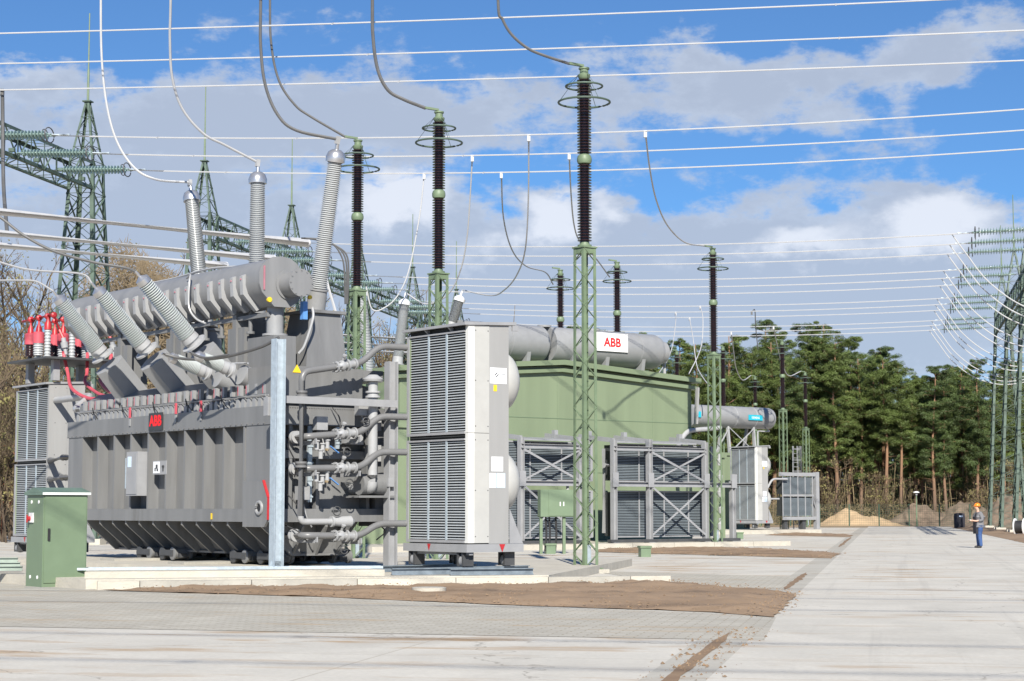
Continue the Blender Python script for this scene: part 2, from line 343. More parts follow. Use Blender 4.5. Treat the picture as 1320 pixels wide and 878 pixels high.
# ------------------------------------------------------------------ sun and sky
S_AZ = Vector((.06, -.998)); S_EL = R(34)
sv = Vector((S_AZ.x*math.cos(S_EL), S_AZ.y*math.cos(S_EL), math.sin(S_EL)))
sl = bpy.data.lights.new('sun', 'SUN'); sl.energy = 5.0; sl.angle = R(.53); sl.color = (1, .945, .85)
slo = bpy.data.objects.new('sun', sl); COL.objects.link(slo); slo.location = sv*100; slo.rotation_euler = sv.to_track_quat('Z', 'Y').to_euler()
def world():
    w = bpy.data.worlds.new('World'); sc.world = w; w.use_nodes = True; nt = w.node_tree; N = nt.nodes; L = nt.links
    bg = N['Background']; bg.inputs['Strength'].default_value = .063
    sky = N.new('ShaderNodeTexSky'); sky.sky_type = 'NISHITA'; sky.sun_disc = False; sky.sun_elevation = S_EL
    sky.sun_rotation = math.atan2(S_AZ.x, S_AZ.y) % (2*math.pi); sky.altitude = 50; sky.air_density = 1.0; sky.dust_density = .15; sky.ozone_density = 4.0
    tc = N.new('ShaderNodeTexCoord'); sp = N.new('ShaderNodeSeparateXYZ'); L.new(tc.outputs['Generated'], sp.inputs[0])
    def m(op, a, b=None, c=None, clamp=False):
        x = N.new('ShaderNodeMath'); x.operation = op; x.use_clamp = clamp
        for i, v in enumerate((a, b, c)):
            if v is None: continue
            if isinstance(v, (int, float)): x.inputs[i].default_value = v
            else: L.new(v, x.inputs[i])
        return x.outputs[0]
    az = m('ARCTAN2', sp.outputs[0], sp.outputs[1]); el = m('ARCSINE', sp.outputs[2])
    def noise(sa, se, det, off, rg=.55):
        cb = N.new('ShaderNodeCombineXYZ'); L.new(m('MULTIPLY', az, sa), cb.inputs[0]); L.new(m('MULTIPLY', el, se), cb.inputs[1]); cb.inputs[2].default_value = off
        n = N.new('ShaderNodeTexNoise'); n.inputs['Scale'].default_value = 1; n.inputs['Detail'].default_value = det; n.inputs['Roughness'].default_value = rg
        L.new(cb.outputs[0], n.inputs['Vector']); return n.outputs[0]
    n1 = noise(14, 24, 9, 3.1, .58); n2 = noise(14, 24, 9, 7.7, .58); n3 = noise(50, 70, 6, 1.3, .6)
    azd = m('MULTIPLY_ADD', m('SUBTRACT', n1, .5), .085, m('MULTIPLY_ADD', m('SUBTRACT', n3, .5), .02, az)); eld = m('MULTIPLY_ADD', m('SUBTRACT', n2, .5), .05, m('MULTIPLY_ADD', m('SUBTRACT', n3, .5), .016, el))
    def blob(px, py, wx, wy):          # direction of a cloud in the sky, its angular half-widths
        d = ray(px, py).normalized(); a0 = math.atan2(d.x, d.y); e0 = math.asin(d.z)
        u = m('DIVIDE', m('SUBTRACT', azd, a0), wx/2400); v = m('DIVIDE', m('SUBTRACT', eld, e0), wy/2400)
        return m('POWER', 2.718, m('MULTIPLY', m('ADD', m('MULTIPLY', u, u), m('MULTIPLY', v, v)), -1))
    def total(bl):
        s = None
        for *b, k in bl:
            q = m('MULTIPLY', blob(*b), k); s = q if s is None else m('ADD', s, q)
        return s
    grey = total([(40,140,150,52,1.1),(260,150,230,62,1.15),(160,235,240,55,.9),(480,135,190,70,1.0),(620,170,150,60,.85),(430,30,60,28,.35),(560,350,300,62,1.1),(960,135,200,72,1.05),(850,95,160,45,.7),(1270,60,150,55,1.1),(1130,110,90,50,.6),
                  (760,345,180,50,.95),(880,300,130,60,.8),(1010,330,170,70,1.05),(1200,350,180,110,1.35),(1100,420,320,90,1.1),(700,420,400,70,1.1),(300,330,320,90,.95),(120,320,260,100,.9)])
    white = total([(470,262,90,34,.9),(545,255,50,30,.6),(700,285,52,30,1.0),(780,262,30,22,.7),(640,320,90,35,.5),(1010,300,60,22,.8),(1205,285,85,32,1.15),(1150,325,120,30,.5),(30,95,60,22,.45),(900,325,90,22,.4),(300,300,90,40,.25)])
    cov = m('ADD', m('ADD', grey, m('MULTIPLY', white, .8)), m('MULTIPLY', m('SUBTRACT', noise(22, 40, 9, 5.5, .62), .5), 3.6))
    # away from the picture: an even scatter of clouds
    gen = m('MULTIPLY', m('SUBTRACT', noise(5, 9, 8, 9.1, .6), .5), 5)
    far = m('SUBTRACT', 1, m('POWER', 2.718, m('MULTIPLY', m('POWER', m('MULTIPLY', az, 2.2), 4), -1)))
    cov = m('ADD', cov, m('MULTIPLY', m('SUBTRACT', gen, .35), far))
    def ss(v, a, b, lo=0., hi=1.):
        r = N.new('ShaderNodeMapRange'); r.interpolation_type = 'SMOOTHSTEP'; r.inputs[1].default_value = a; r.inputs[2].default_value = b; r.inputs[3].default_value = lo; r.inputs[4].default_value = hi
        L.new(v, r.inputs[0]); return r.outputs[0]
    alpha = ss(cov, .50, 1.22, 0, .86)
    lowh = ss(el, .02, .15, .8, 0); mxn = N.new('ShaderNodeMath'); mxn.operation = 'MAXIMUM'; L.new(alpha, mxn.inputs[0]); L.new(lowh, mxn.inputs[1]); alpha = mxn.outputs[0]
    wmix = ss(m('MULTIPLY_ADD', m('SUBTRACT', n3, .5), .8, white), .25, .95)
    dens = ss(m('ADD', cov, m('MULTIPLY', m('SUBTRACT', noise(34, 56, 8, 2.2, .64), .5), 2.4)), .5, 1.7)
    def mixc(f, a, b):
        x = N.new('ShaderNodeMix'); x.data_type = 'RGBA'; L.new(f, x.inputs[0])
        for s, v in ((6, a), (7, b)):
            if isinstance(v, tuple): x.inputs[s].default_value = (*v, 1)
            else: L.new(v, x.inputs[s])
        return x.outputs[2]
    K = WK
    cc = mixc(dens, tuple(K*c for c in (.68,.76,.90)), tuple(K*c for c in (.57,.64,.77)))
    cc = mixc(wmix, cc, tuple(K*c for c in (1.02,1.05,1.12)))
    tint = N.new('ShaderNodeMix'); tint.data_type = 'RGBA'; tint.blend_type = 'MULTIPLY'; tint.inputs[0].default_value = 1
    L.new(sky.outputs[0], tint.inputs[6]); tint.inputs[7].default_value = (*SKYT, 1)
    lowel = ss(el, -.02, .26)
    tg = mixc(lowel, (.62,.92,1.12), (1,1,1))
    t2 = N.new('ShaderNodeMix'); t2.data_type = 'RGBA'; t2.blend_type = 'MULTIPLY'; t2.inputs[0].default_value = 1
    L.new(tint.outputs[2], t2.inputs[6]); L.new(tg, t2.inputs[7])
    L.new(mixc(alpha, t2.outputs[2], cc), bg.inputs['Color'])
WK = 9.0; SKYT = (.60, .86, 1.14)
world()
sc.view_settings.view_transform = 'Standard'; sc.view_settings.look = 'None'; sc.view_settings.exposure = .60; sc.view_settings.gamma = 1
sc.cycles.max_bounces = 6; sc.cycles.diffuse_bounces = 3; sc.cycles.glossy_bounces = 3; sc.cycles.caustics_reflective = False; sc.cycles.caustics_refractive = False
sc.cycles.use_denoising = True
# ------------------------------------------------------------------ ground
gr = MB(); Rr = 3200; gr.add([(-Rr,-300,-.012),(Rr,-300,-.012),(Rr,Rr,-.012),(-Rr,Rr,-.012)], [(0,1,2,3)])
gr.build('ground', 'ground', kind='structure', smooth=False)
def sheet(name, m, pts, z, kind='structure'):
    s = MB(); s.add([(p[0], p[1], z) for p in pts], [tuple(range(len(pts)))]); return s.build(name, m, kind=kind, smooth=False)
rd = Vector((math.sin(R(11.35)), math.cos(R(11.35)))); rp = Vector((rd.y, -rd.x))       # along the road, and across it to the right
e0 = G(910, 878).xy; e0 = e0 - rd*60
def RD(t, s): q = e0+rd*t+rp*s; return (q.x, q.y)
sheet('road', 'road', [RD(0,0), RD(0,9), RD(215,9), RD(215,0)], .004)
GW = .62
sheet('gutter', 'gutter', [RD(0,-GW), RD(0,0), RD(205,0), RD(205,-GW)], .003)
def gp(px, py): return G(px, py).xy
# apron slab left of the gutter, foreground
sheet('apron', 'slab', [RD(0,-60), RD(0,-GW), RD(205,-GW), RD(205,-60)], 0)
# paver strip
pv = [gp(-420,812), gp(0,808), gp(985,826), gp(1000,797), gp(900,790), gp(640,781), gp(420,771), gp(200,764), gp(150,762), gp(112,757), gp(0,748), gp(-420,740)]
sheet('paver_strip', 'paver', pv, .005)
pv2 = [gp(868,753), gp(1005,764), gp(1034,744), gp(760,736)]
sheet('paver_strip', 'paver', pv2, .005)
def soil(name, pts, h, cell=.22):      # gently heaped soil with a ragged edge
    from mathutils.geometry import delaunay_2d_cdt
    pts = [Vector((p[0], p[1])) for p in pts]; n = len(pts); ring = []
    for i in range(n):
        a, b = pts[i], pts[(i+1) % n]; k = max(1, int((b-a).length/.35))
        for j in range(k):
            q = a.lerp(b, j/k); ring.append(q+Vector((random.uniform(-.06,.06), random.uniform(-.10,.10))))
    xs = [p.x for p in pts]; ys = [p.y for p in pts]; inner = []
    y = min(ys)
    while y < max(ys):
        x = min(xs)
        while x < max(xs): inner.append(Vector((x+random.uniform(-.1,.1), y+random.uniform(-.1,.1)))); x += cell
        y += cell
    vs, _, fs, *_ = delaunay_2d_cdt(ring+inner, [(i, (i+1) % len(ring)) for i in range(len(ring))], [list(range(len(ring)))], 1, .01)
    def dist(p):
        d = 1e9
        for i in range(n):
            a, b = pts[i], pts[(i+1) % n]; ab = b-a; t = max(0, min(1, (p-a).dot(ab)/max(1e-6, ab.length_squared))); d = min(d, (p-a-ab*t).length)
        return d
    s = MB(); s.add([(v.x, v.y, .008+h*min(1, dist(v)/.8)*(.55+.9*abs(mnoise.noise((v.x*.9, v.y*.9, 1))))+.085*abs(mnoise.noise((v.x*3.1, v.y*3.1, 2)))*min(1, dist(v)/.3)) for v in vs], [tuple(f) for f in fs])
    return s.build(name, 'soil', kind='structure')
soil('soil_strip', [gp(150,762), gp(420,770), gp(640,780), gp(900,789), gp(1001,796), gp(1026,766), gp(868,753), gp(588,757.5), gp(126,761)], .10)
soil('soil_strip', [gp(770,712), gp(1070,720), gp(1084,714), gp(960,707.5), gp(770,708.5)], .08)
soil('soil_strip', [gp(985,690), gp(1095,692.5), gp(1100,690), gp(1020,687)], .06)
# dirt washed into the gutter
for (a, b, c) in ((58.0, 66.8, .17), (80, 90, .15), (122, 150, .15)):
    ed = lambda i, o: max(.015, c*min(1, min(i, 40-i)/6)*(.35+.9*abs(mnoise.noise((i*.16+a, o, 0)))))
    g = [RD(a+(b-a)*i/40, -GW*.55-ed(i, 1)) for i in range(41)]+[RD(a+(b-a)*i/40, -GW*.55+ed(i, 5)) for i in range(40, -1, -1)]
    sheet('gutter_silt', 'silt', g, .0075)
# ------------------------------------------------------------------ kerb and foundation of the near transformer
kx = [126, 181, 325, 461, 588, 707, 813, 865]
def kline(px):
    A = Vector((-8.2, 37.1)); B = Vector((3.4, 40.2)); k = (px-660)/2410*.998
    t = (k*A.y-A.x)/((B.x-A.x)-k*(B.y-A.y)); return A+(B-A)*t
kd = Vector((.966, .258)); kn = Vector((-.258, .966))
for i in range(len(kx)-1):
    a = kline(kx[i])+kd*.008; b = kline(kx[i+1])-kd*.008; h = .17
    s = MB(); s.hexa([(*a,-.05),(*b,-.05),(*(b+kn*.26),-.05),(*(a+kn*.26),-.05)], [(*(a+kn*.015),h),(*(b+kn*.015),h),(*(b+kn*.26),h),(*(a+kn*.26),h)])
    single('kerb_stone', s, 'concd' if i in (1, 2, 5) else 'conc', ['short kerb stone ending beside the green cabinet','long grey kerb stone right of the shortest one','grey kerb stone in front of the galvanised post','pale kerb stone below the steel pipe post','pale kerb stone below the rails of the near cooler','kerb stone in front of the lattice tower base','last short kerb stone at the right end of the row'][i], 'kerb stone', 'kerb stones in front of the near transformer', smooth=False)
fd = thing('foundation', 'stepped pale concrete foundation under the near transformer', 'foundation')
A = kline(112)+kn*.27; B = kline(712)+kn*.27
s = MB(); pts = [A, B, B+Vector((2.6,13)), A+Vector((-13,17))]; s.prism([(p.x,p.y,-.05) for p in pts], (0,0,.25)); s.build('base_slab', 'conc', fd, smooth=False)
A2 = kline(112)+kn*.95; B2 = kline(505)+kn*.75
s = MB(); pts = [A2, B2, B2+Vector((-1.2,2.2)), T1.w(3.4,4).xy, T1.w(3.4,12).xy, T1.w(-1.6,12).xy, T1.w(-1.5,3).xy]; s.prism([(p.x,p.y,.19) for p in pts], (0,0,.14)); s.build('upper_step', 'conc', fd, smooth=False)
s = MB()
a = kline(104)+kn*1.75; b = kline(510)+kn*1.35; L_ = (b-a).length; d = (b-a).normalized(); nn = Vector((-d.y, d.x)); k = int(L_/.09)
s.beam((*a,.36),(*b,.36),.02,.05); s.beam((*(a+nn*.4),.36),(*(b+nn*.4),.36),.02,.05)
for i in range(k):
    q = a+d*(i*.09); s.beam((*q,.362),(*(q+nn*.4),.362),.012,.03)
s.build('grating', 'galv', fd, smooth=False)
# square blocks of the rail plinths seen under the tank
s = MB()
for y in (3.2, 6.8):
    p = [T1.w(-.6,y-.4), T1.w(3.6,y-.4), T1.w(3.6,y+.4), T1.w(-.6,y+.4)]; s.prism([(q.x,q.y,.325) for q in p], (0,0,.06))
s.build('rail_plinth', 'concd', fd, smooth=False)
# ------------------------------------------------------------------ green control cabinet
cb = thing('control_cabinet', 'tall green metal control cabinet with pitched lid beside the transformer', 'cabinet', (*(G(53.5,757.5).xy+Vector((math.cos(TH),math.sin(TH)))*.97), 0), TH)
w_, d_, h_ = .97, .80, 1.88     # right front corner at the origin, front face along -x
fx = -w_
s = MB(); s.box(fx, 0, 0, d_, .0, h_); s.build('body', 'cab', cb, smooth=False)
s = MB(); s.box(fx+.03, -.025, -.018, -.002, .09, h_-.03); door = s.build('door', 'cab', cb, smooth=False)
s = MB(); s.box(fx+.10, fx+.145, -.045, -.016, .95, 1.20); s.build('handle', 'black', door, smooth=False)
s = MB(); s.prism([(fx-.05,-.06,h_+.003),(.05,-.06,h_+.003),(.05,-.06,h_+.06),(fx-.05,-.06,h_+.06)], (0,d_+.12,0)); 
s.prism([(fx-.05,-.058,h_+.0625),(fx-.05,d_+.058,h_+.0625),(fx-.05,d_/2,h_+.16)], (w_+.10,0,0)); rf = s.build('roof', 'cabroof', cb, smooth=False)
s = MB(); s.box(fx-.045, .045, -.066, -.0605, h_+.008, h_+.055); s.build('edge_strip', 'white', rf, smooth=False)
s = MB()
for (y, z) in ((.22,.20),(.58,.20),(.22,1.74),(.58,1.74)): s.lathe((fx-.001,y,z), (-1,0,0), [(0,.038),(.008,.038),(.012,.02)], 14)
for z in (.2, 1.72): s.lathe((.001,.1,z), (1,0,0), [(0,.03),(.01,.025)], 10)
s.build('lock_cap', 'white', cb)
s = MB(); s.box(fx-.03, fx-.002,   .46, .66, 1.32, 1.52); sw = s.build('switch_plate', 'white', cb, smooth=False)
s = MB(); s.lathe((fx-.031,.60,1.40), (-1,0,0), [(0,.05),(.05,.045)], 14); s.box(fx-.10, fx-.081,   .585,.615, 1.32,1.48); s.build('rotary_handle', 'red', sw)
s = MB(); p = [G(30,759.5).xy, G(121,761).xy, G(138,752).xy, G(40,750).xy]; s.prism([(q.x,q.y,-.05) for q in p], (0,0,.058)); single('cabinet_plinth', s, 'concd', 'low concrete slab under the green control cabinet', 'plinth', smooth=False)
# ------------------------------------------------------------------ near transformer
t1 = thing('power_transformer', 'big grey power transformer with ribbed tank and red logo badge', 'transformer', (O1.x, O1.y, 0), TH)
s = MB()
s.box(.30,2.84,.34,10.3,1.58,3.47)
s.box(0,3.1,0,10.6,3.46,3.88); s.box(0,3.1,-.02,10.6,1.31,1.60)                  # rim and lower girdle
s.box(.02,.31,.04,1.12,1.601,3.459); s.box(.02,.31,9.75,10.55,1.601,3.459)
for i in range(10): y = 1.21+.945*i; s.box(.015,.31,y-.035,y+.035,1.601,3.459)
for x in (.55, 1.25, 2.6): s.box(x-.04,x+.04,.06,.35,1.601,3.459)
s.box(.05,3.05,.05,.36,2.72,2.90)
s.box(2.79,3.08,.04,.9,1.601,3.459)
for i in range(11): y = .9+.92*i; s.box(2.83,3.08,y-.035,y+.035,1.601,3.459)
tb = s.build('tank', 'tank', t1, smooth=False)
s = MB(); s.hexa([(.98,.6,.60),(2.1,.6,.60),(2.1,9.2,.60),(.98,9.2,.60)], [(.50,.45,1.308),(2.6,.45,1.308),(2.6,10.0,1.308),(.50,10.0,1.308)])
for i in range(13):
    y = .5+i*.74; s.prism([(.05,y-.03,1.307),(.05,y-.03,1.22),(.86,y-.03,.55),(1.06,y-.03,.55),(1.06,y-.03,.70),(.56,y-.03,1.307)], (0,.06,0))
for x in (.9,1.5,2.1): s.prism([(x-.03,.06,1.307),(x-.03,.06,1.2),(x-.03,.5,.56),(x-.03,.7,.56),(x-.03,.55,1.307)], (.06,0,0))
s.box(.9,2.2,.5,9.3,.55,.598)
s.build('hopper_base', 'tank', t1, smooth=False)
s = MB(); s.prism([(.22,.25,3.885),(2.9,.25,3.885),(2.9,.25,4.35),(1.3,.25,4.72),(.75,.25,4.62),(.22,.25,4.30)], (0,10.1,0)); s.build('cover', 'tank', t1, smooth=False)
s = MB()
for i in range(40):
    y = .35+i*.25
    s.prism([(.05,y-.07,3.883),(.05,y+.085,3.883),(.05,y+.07,4.03),(.05,y+.03,4.09),(.05,y-.03,4.09),(.05,y-.07,4.03)], (.14,0,0))
s.build('clamp_row', 'turret', tb, smooth=False)
s = MB(); s.box(.10,.16,.3,10.2,4.10,4.14); s.tube([(.03,.3,4.12),(.03,10.1,4.12)], .018, 6)
for i in range(26):
    y = .5+i*.375; s.m = 1; s.box(.11,.20,y-.045,y+.045,4.16,4.40); s.m = 2
    if i % 3 != 1: s.box(.11,.20,y+.048,y+.074,4.17,4.38)
s.m = 2
for y in (3.2, 4.45, 6.9): s.box(-.035,.0,y-.03,y+.03,3.86,4.12)
s.m = 1
for y in (3.2, 4.45, 6.9): s.box(-.03,-.002,y-.035,y+.035,3.66,3.84)
s.build('bolt_cover', ['turret','turret','pink'], tb, smooth=False)
# badge, control box, nameplate
s = MB(); s.box(-.03,-.002,5.12,5.84,3.50,3.93); bd = s.build('logo_badge', 'plate', t1, smooth=False)
s = MB(); text(s, 'ABB', (-.031,5.48,3.74), (0,-1,0), (0,0,1), .27, .045); s.build('lettering', 'badger', bd, smooth=False)
s = MB(); s.box(-.22,.10,6.02,6.62,1.92,3.0); s.box(-.235,-.222,6.05,6.59,1.96,2.96); bx = s.build('control_box', 'frame', t1, smooth=False)
s = MB(); s.box(-.242,-.2365,6.32,6.52,2.62,2.88); s.build('data_plate', 'paperb', bx, smooth=False)
s = MB(); s.box(-.235,-.222,6.62,6.66,2.1,2.85); s.build('door_bar', 'galv', bx, smooth=False)
s = MB(); s.box(.01,.03,4.95,5.65,2.43,2.76); s.m = 1; s.box(-.004,.009,5.30,5.60,2.46,2.74); s.m = 2
for (y,z,a,b) in ((5.42,2.62,.05,.05),(5.5,2.55,.03,.04),(5.38,2.54,.04,.03),(5.1,2.58,.02,.07),(5.1,2.62,.05,.02)): s.box(-.008,-.0045 if y>5.2 else .009,y-a,y+a,z-b,z+b)
s.build('rating_plate', ['frame','paper','dark'], t1, smooth=False)
s = MB(); s.box(-.02,-.003,9.5,9.55,1.36,1.5); s.box(-.02,-.003,2.6,2.65,1.36,1.5); s.build('earth_mark', 'yellow', t1, smooth=False)
# jacking lugs
for x in (-.03, 3.06):
    s = MB(); s.prism([(x,1.15,1.20),(x,.20,1.20),(x,.06,1.36),(x,.06,1.85),(x,.28,2.22),(x,1.15,2.22)], (.06,0,0)); lg = s.build('jacking_lug', 'tank', t1, smooth=False)
    s = MB(); s.tube([(x-.01,.40+.13*math.cos(a_),1.62+.13*math.sin(a_)) for a_ in [2*math.pi*k/20 for k in range(20)]], .04, 8, closed=True); s.tube([(x+.07,.40+.13*math.cos(a_),1.62+.13*math.sin(a_)) for a_ in [2*math.pi*k/20 for k in range(20)]], .04, 8, closed=True); s.build('lug_eye', 'turret', lg)
    s = MB(); s.lathe((x-.008,.40,1.62), (1,0,0), [(0,.10),(.076,.10)], 16); s.build('eye_hole_shade', 'black', lg)  # solid black disc painting the darkness inside the eye
    s = MB(); s.beam((x+.03,.052,1.36),(x+.03,.052,1.85),  .075,.03,(0,1,0)); s.beam((x+.03,.054,1.85),(x+.03,.276,2.226),.075,.03,(0,1,0)); s.build('edge_marking', 'red', lg, smooth=False)
# bogies
for y in (1.1, 2.35, 5.9, 7.15):
    for x in (.75, 2.3):
        s = MB(); s.box(x-.22,x+.22,y-.34,y+.34,.46,.599); s.box(x-.10,x+.10,y-.5,y+.5,.42,.52); bg_ = s.build('bogie', 'dark', t1, smooth=False)
        for dy in (-.27, .27):
            s = MB(); s.lathe((x-.20,y+dy,.51), (1,0,0), [(0,.10),(.01,.155),(.05,.155),(.06,.13),(.42,.13),(.43,.155),(.5,.155),(.52,.1)], 22); s.build('wheel', 'dark' if dy > 0 else 'tank', bg_)
# conservator
CX, CZ = 1.18, 6.84
sec = [(-.18,-.55),(-.50,-.24),(-.57,-.04),(-.57,.20),(-.52,.34),(-.40,.47),(-.22,.56),(0,.59),(.22,.56),(.40,.45),(.53,.28),(.58,.05),(.55,-.2),(.42,-.42),(.2,-.55)]
s = MB(); s.prism([(CX+x,1.66,CZ+z) for x, z in sec], (0,10.7,0))
cv = s.build('conservator', 'cons', t1, ang=28)
s = MB()
for i in range(18):
    y = 2.25+i*.565+(.10 if i % 4 == 0 else 0); s.prism([(CX-.572,y-.07,CZ+.22),(CX-.66,y-.07,CZ+.17),(CX-.63,y-.07,CZ-.26),(CX-.27,y-.07,CZ-.63),(CX-.15,y-.07,CZ-.56),(CX-.50,y-.07,CZ-.21)], (0,.14,0))
    s.m = 1; s.lathe((CX-.655,y,CZ+.10), (-1,0,0), [(0,.022),(.02,.02)], 8); s.m = 0
s.build('stiffener', ['gusset','pinkd'], cv, smooth=False)
s = MB(); s.lathe((CX+.20,1.60,CZ-.04), (0,-1,0), [(0,.36),(.03,.36),(.031,.30),(.50,.30),(.501,.325),(.55,.325),(.551,.1),(.555,.02)], 28)
for k in range(12): a_ = k*math.pi/6; s.lathe((CX+.20+.29*math.cos(a_),1.05,CZ-.04+.29*math.sin(a_)), (0,-1,0), [(0,.02),(.02,.018)], 6)
s.build('manhole', 'cons', cv)
s = MB(); s.prism([(CX+x*1.04,1.655,CZ+z*1.04) for x, z in sec], (0,-.05,0)); s.build('end_flange', 'cons', cv, ang=28)
s = MB(); s.beam((CX-.47,1.59,CZ-.2),(CX-.47,1.59,CZ+.36),.03,.03,(0,1,0)); s.build('level_gauge', 'pinkd', cv, smooth=False)
s = MB(); s.lathe((.86,1.64,6.42), (0,-1,0), [(0,.06),(.06,.06)], 10); s.lathe((1.95,1.64,6.55), (0,-1,0), [(0,.05),(.06,.05)], 10); s.build('lamp', 'yellow', cv)
s = MB(); s.lathe((1.25,2.0,5.62), (0,0,1), [(0,.30),(.05,.30),(.051,.20),(.68,.20)], 18); s.build('drop_pipe', 'turret', t1)
s = MB()
for y in (3.4, 6.6, 9.6): s.box(.95,1.75,y-.09,y+.09,4.55,6.3); s.box(1.0,1.14,y-.4,y+.4,4.55,5.9)
for y in (2.8, 4.2, 5.0, 7.6, 8.6): s.lathe((1.05,y,5.75), (0,0,1), [(0,.05),(.55,.05)], 8); s.lathe((1.05,y,5.72), (0,0,1), [(0,.10),(.06,.10)], 10)
s.box(.98,1.06,1.9,11.8,6.06,6.16); s.build('conservator_support', 'tank', t1, smooth=False)
s = MB(); s.box(.95,1.55,1.55,2.75,4.60,5.60); s.box(1.5,2.1,2.7,3.4,4.6,5.2); s.build('relay_housing', 'tank', t1, smooth=False)
s = MB(); s.tube(spline([(.62,5.2,7.25),(.55,4.9,7.3),(.45,4.75,7.1),(.42,4.7,6.5),(.5,4.5,6.2),(.62,4.2,6.05)]), .025, 6); s.tube(spline([(1.2,3.6,7.43),(1.1,5,7.5),(1.2,7,7.47),(1.3,9,7.5)]), .03, 6)
s.tube(spline([(.2,1.4,4.9),(.1,2.4,4.95),(0,3.6,5.05),(.3,4.6,5.2)]), .025, 6); s.tube(spline([(1.9,1.4,6.3),(1.85,1.3,6.0),(1.7,1.4,5.4),(1.6,1.5,5.2)]), .03, 6)
s.build('small_pipe', 'pipelt', t1)
s = MB(); s.box(1.66,1.78,1.42,1.56,6.0,6.42); s.build('breather', 'blue', t1, smooth=False)
# high-voltage bushings
def hv(yb, yt, zb=6.28, zt=10.05):
    b = Vector((2.4,yb,zb)); t = Vector((2.4,yt,zt)); d = (t-b); Ln = d.length; d = d/Ln
    s = MB(); s.lathe(b, d, [(0,.36),(.05,.36),(.051,.235),(.5,.225),(.52,.25),(.56,.25)], 24); f = s.build('bushing', 'turret', t1)
    s = MB(); s.lathe(b, d, sheds(Ln-.85, 62, .215, .185, .84, .56), 22); s.build('insulator', 'porc', f)
    s = MB(); s.lathe(b, d, [(Ln-.30,.15),(Ln-.29,.225),(Ln-.18,.235),(Ln-.06,.19),(Ln,.11),(Ln+.01,.05),(Ln+.16,.045)], 24); s.build('cap', 'capm', f)
    s = MB(); s.beam(t+d*.14-Vector((.02,0,0)), t+d*.32, .10, .09); s.build('terminal', 'pipelt', f, smooth=False)
    return t+d*.25
hvt = [hv(2.1,1.2), hv(4.9,4.9), hv(7.6,8.45)]
s = MB(); s.hexa([(1.75,1.45,4.6),(2.95,1.45,4.6),(2.95,2.75,4.6),(1.75,2.75,4.6)], [(2.0,1.68,6.2),(2.85,1.68,6.2),(2.85,2.6,6.2),(2.0,2.6,6.2)]); s.box(1.9,2.95,1.58,2.7,6.201,6.27); s.build('turret', 'tank', t1, smooth=False)
for y in (4.9, 7.6): s = MB(); s.lathe((2.4,y,4.4), (0,0,1), [(0,.5),(1.8,.45),(1.81,.5),(1.87,.5)], 20); s.build('turret', 'tank', t1)
# tilted bushings on the long side
def lv(y, x0, z0, x1, z1, tl, tr, r0, r1, n, bm, kk=8):
    b = Vector((x0,y,z0)); t = Vector((x1,y,z1)); d = t-b; Ln = d.length; d /= Ln
    s = MB(); s.lathe(b-d*.25, d, [(0,tr*1.05),(tl+.25,tr),(tl+.26,tr*.6)], kk); f = s.build('turret', 'turret', t1, ang=25)
    s = MB(); s.lathe(b, d, [(tl+.262,tr*.75),(tl+.31,tr*.75),(tl+.32,r0*.9),(tl+.40,r0*.9),(tl+.41,r0*1.05),(tl+.55,r0*.95)], 20); s.build('collar', 'pipelt', f)
    s = MB(); s.lathe(b, d, sheds(Ln-tl-.75, n, r0*1.04, r1*1.04, .58, tl+.55), 20); s.build('insulator', bm, f)
    s = MB(); s.lathe(b, d, [(Ln-.2,r1*.8),(Ln-.19,r1),(Ln-.06,r1*.95),(Ln-.02,r1*.55),(Ln+.02,.035),(Ln+.18,.03)], 18); s.build('cap', 'capm', f)
    return t+d*.16
lvt = [lv(y, .85,4.55,x1,z1,1.0,.42,.21,.17,29,'porclt') for y, x1, z1 in ((3.53,-1.47,6.96),(6.0,-1.41,6.93),(8.57,-1.27,6.98))]
nvt = [lv(2.75,.75,4.45,-1.1,5.08,  .62,.24,.15,.125,16,'porclt',20), lv(1.65,.75,4.45,-1.01,5.05,  .62,.24,.15,.125,16,'porclt',20)]
# end box, frames, pipes
s = MB(); s.box(.12,2.35,-.06,1.25,4.02,4.77); s.box(2.352,2.95,.0,1.2,4.5,4.76); s.build('cable_box', 'tank', t1, smooth=False)
s = MB(); s.prism([(.50,-.064,4.62),(.72,-.064,4.62),(.61,-.064,4.80)], (0,-.01,0)); s.build('warning_sign', 'yellow', t1, smooth=False)
s = MB(); s.beam((-.35,-.72,3.97),(2.85,-.72,3.97),.06,.16); s.beam((.2,-.72,3.97),(.2,.05,3.97),.06); s.beam((2.7,-.4,3.9),(2.7,.05,3.9),.06); s.box(-.55,-.37,-.80,-.62,3.6,4.0); s.build('pipe_bracket', 'frame', t1, smooth=False)
s = MB(); s.ibeam((2.9,-.42,.22),(2.9,-.42,4.95),.22,.24,.03,(1,0,0)); s.box(2.68,3.12,-.64,-.20,.20,.23); s.box(2.75,2.9,-.55,-.3,2.1,2.3); s.build('pipe_post', 'frame', t1, smooth=False)
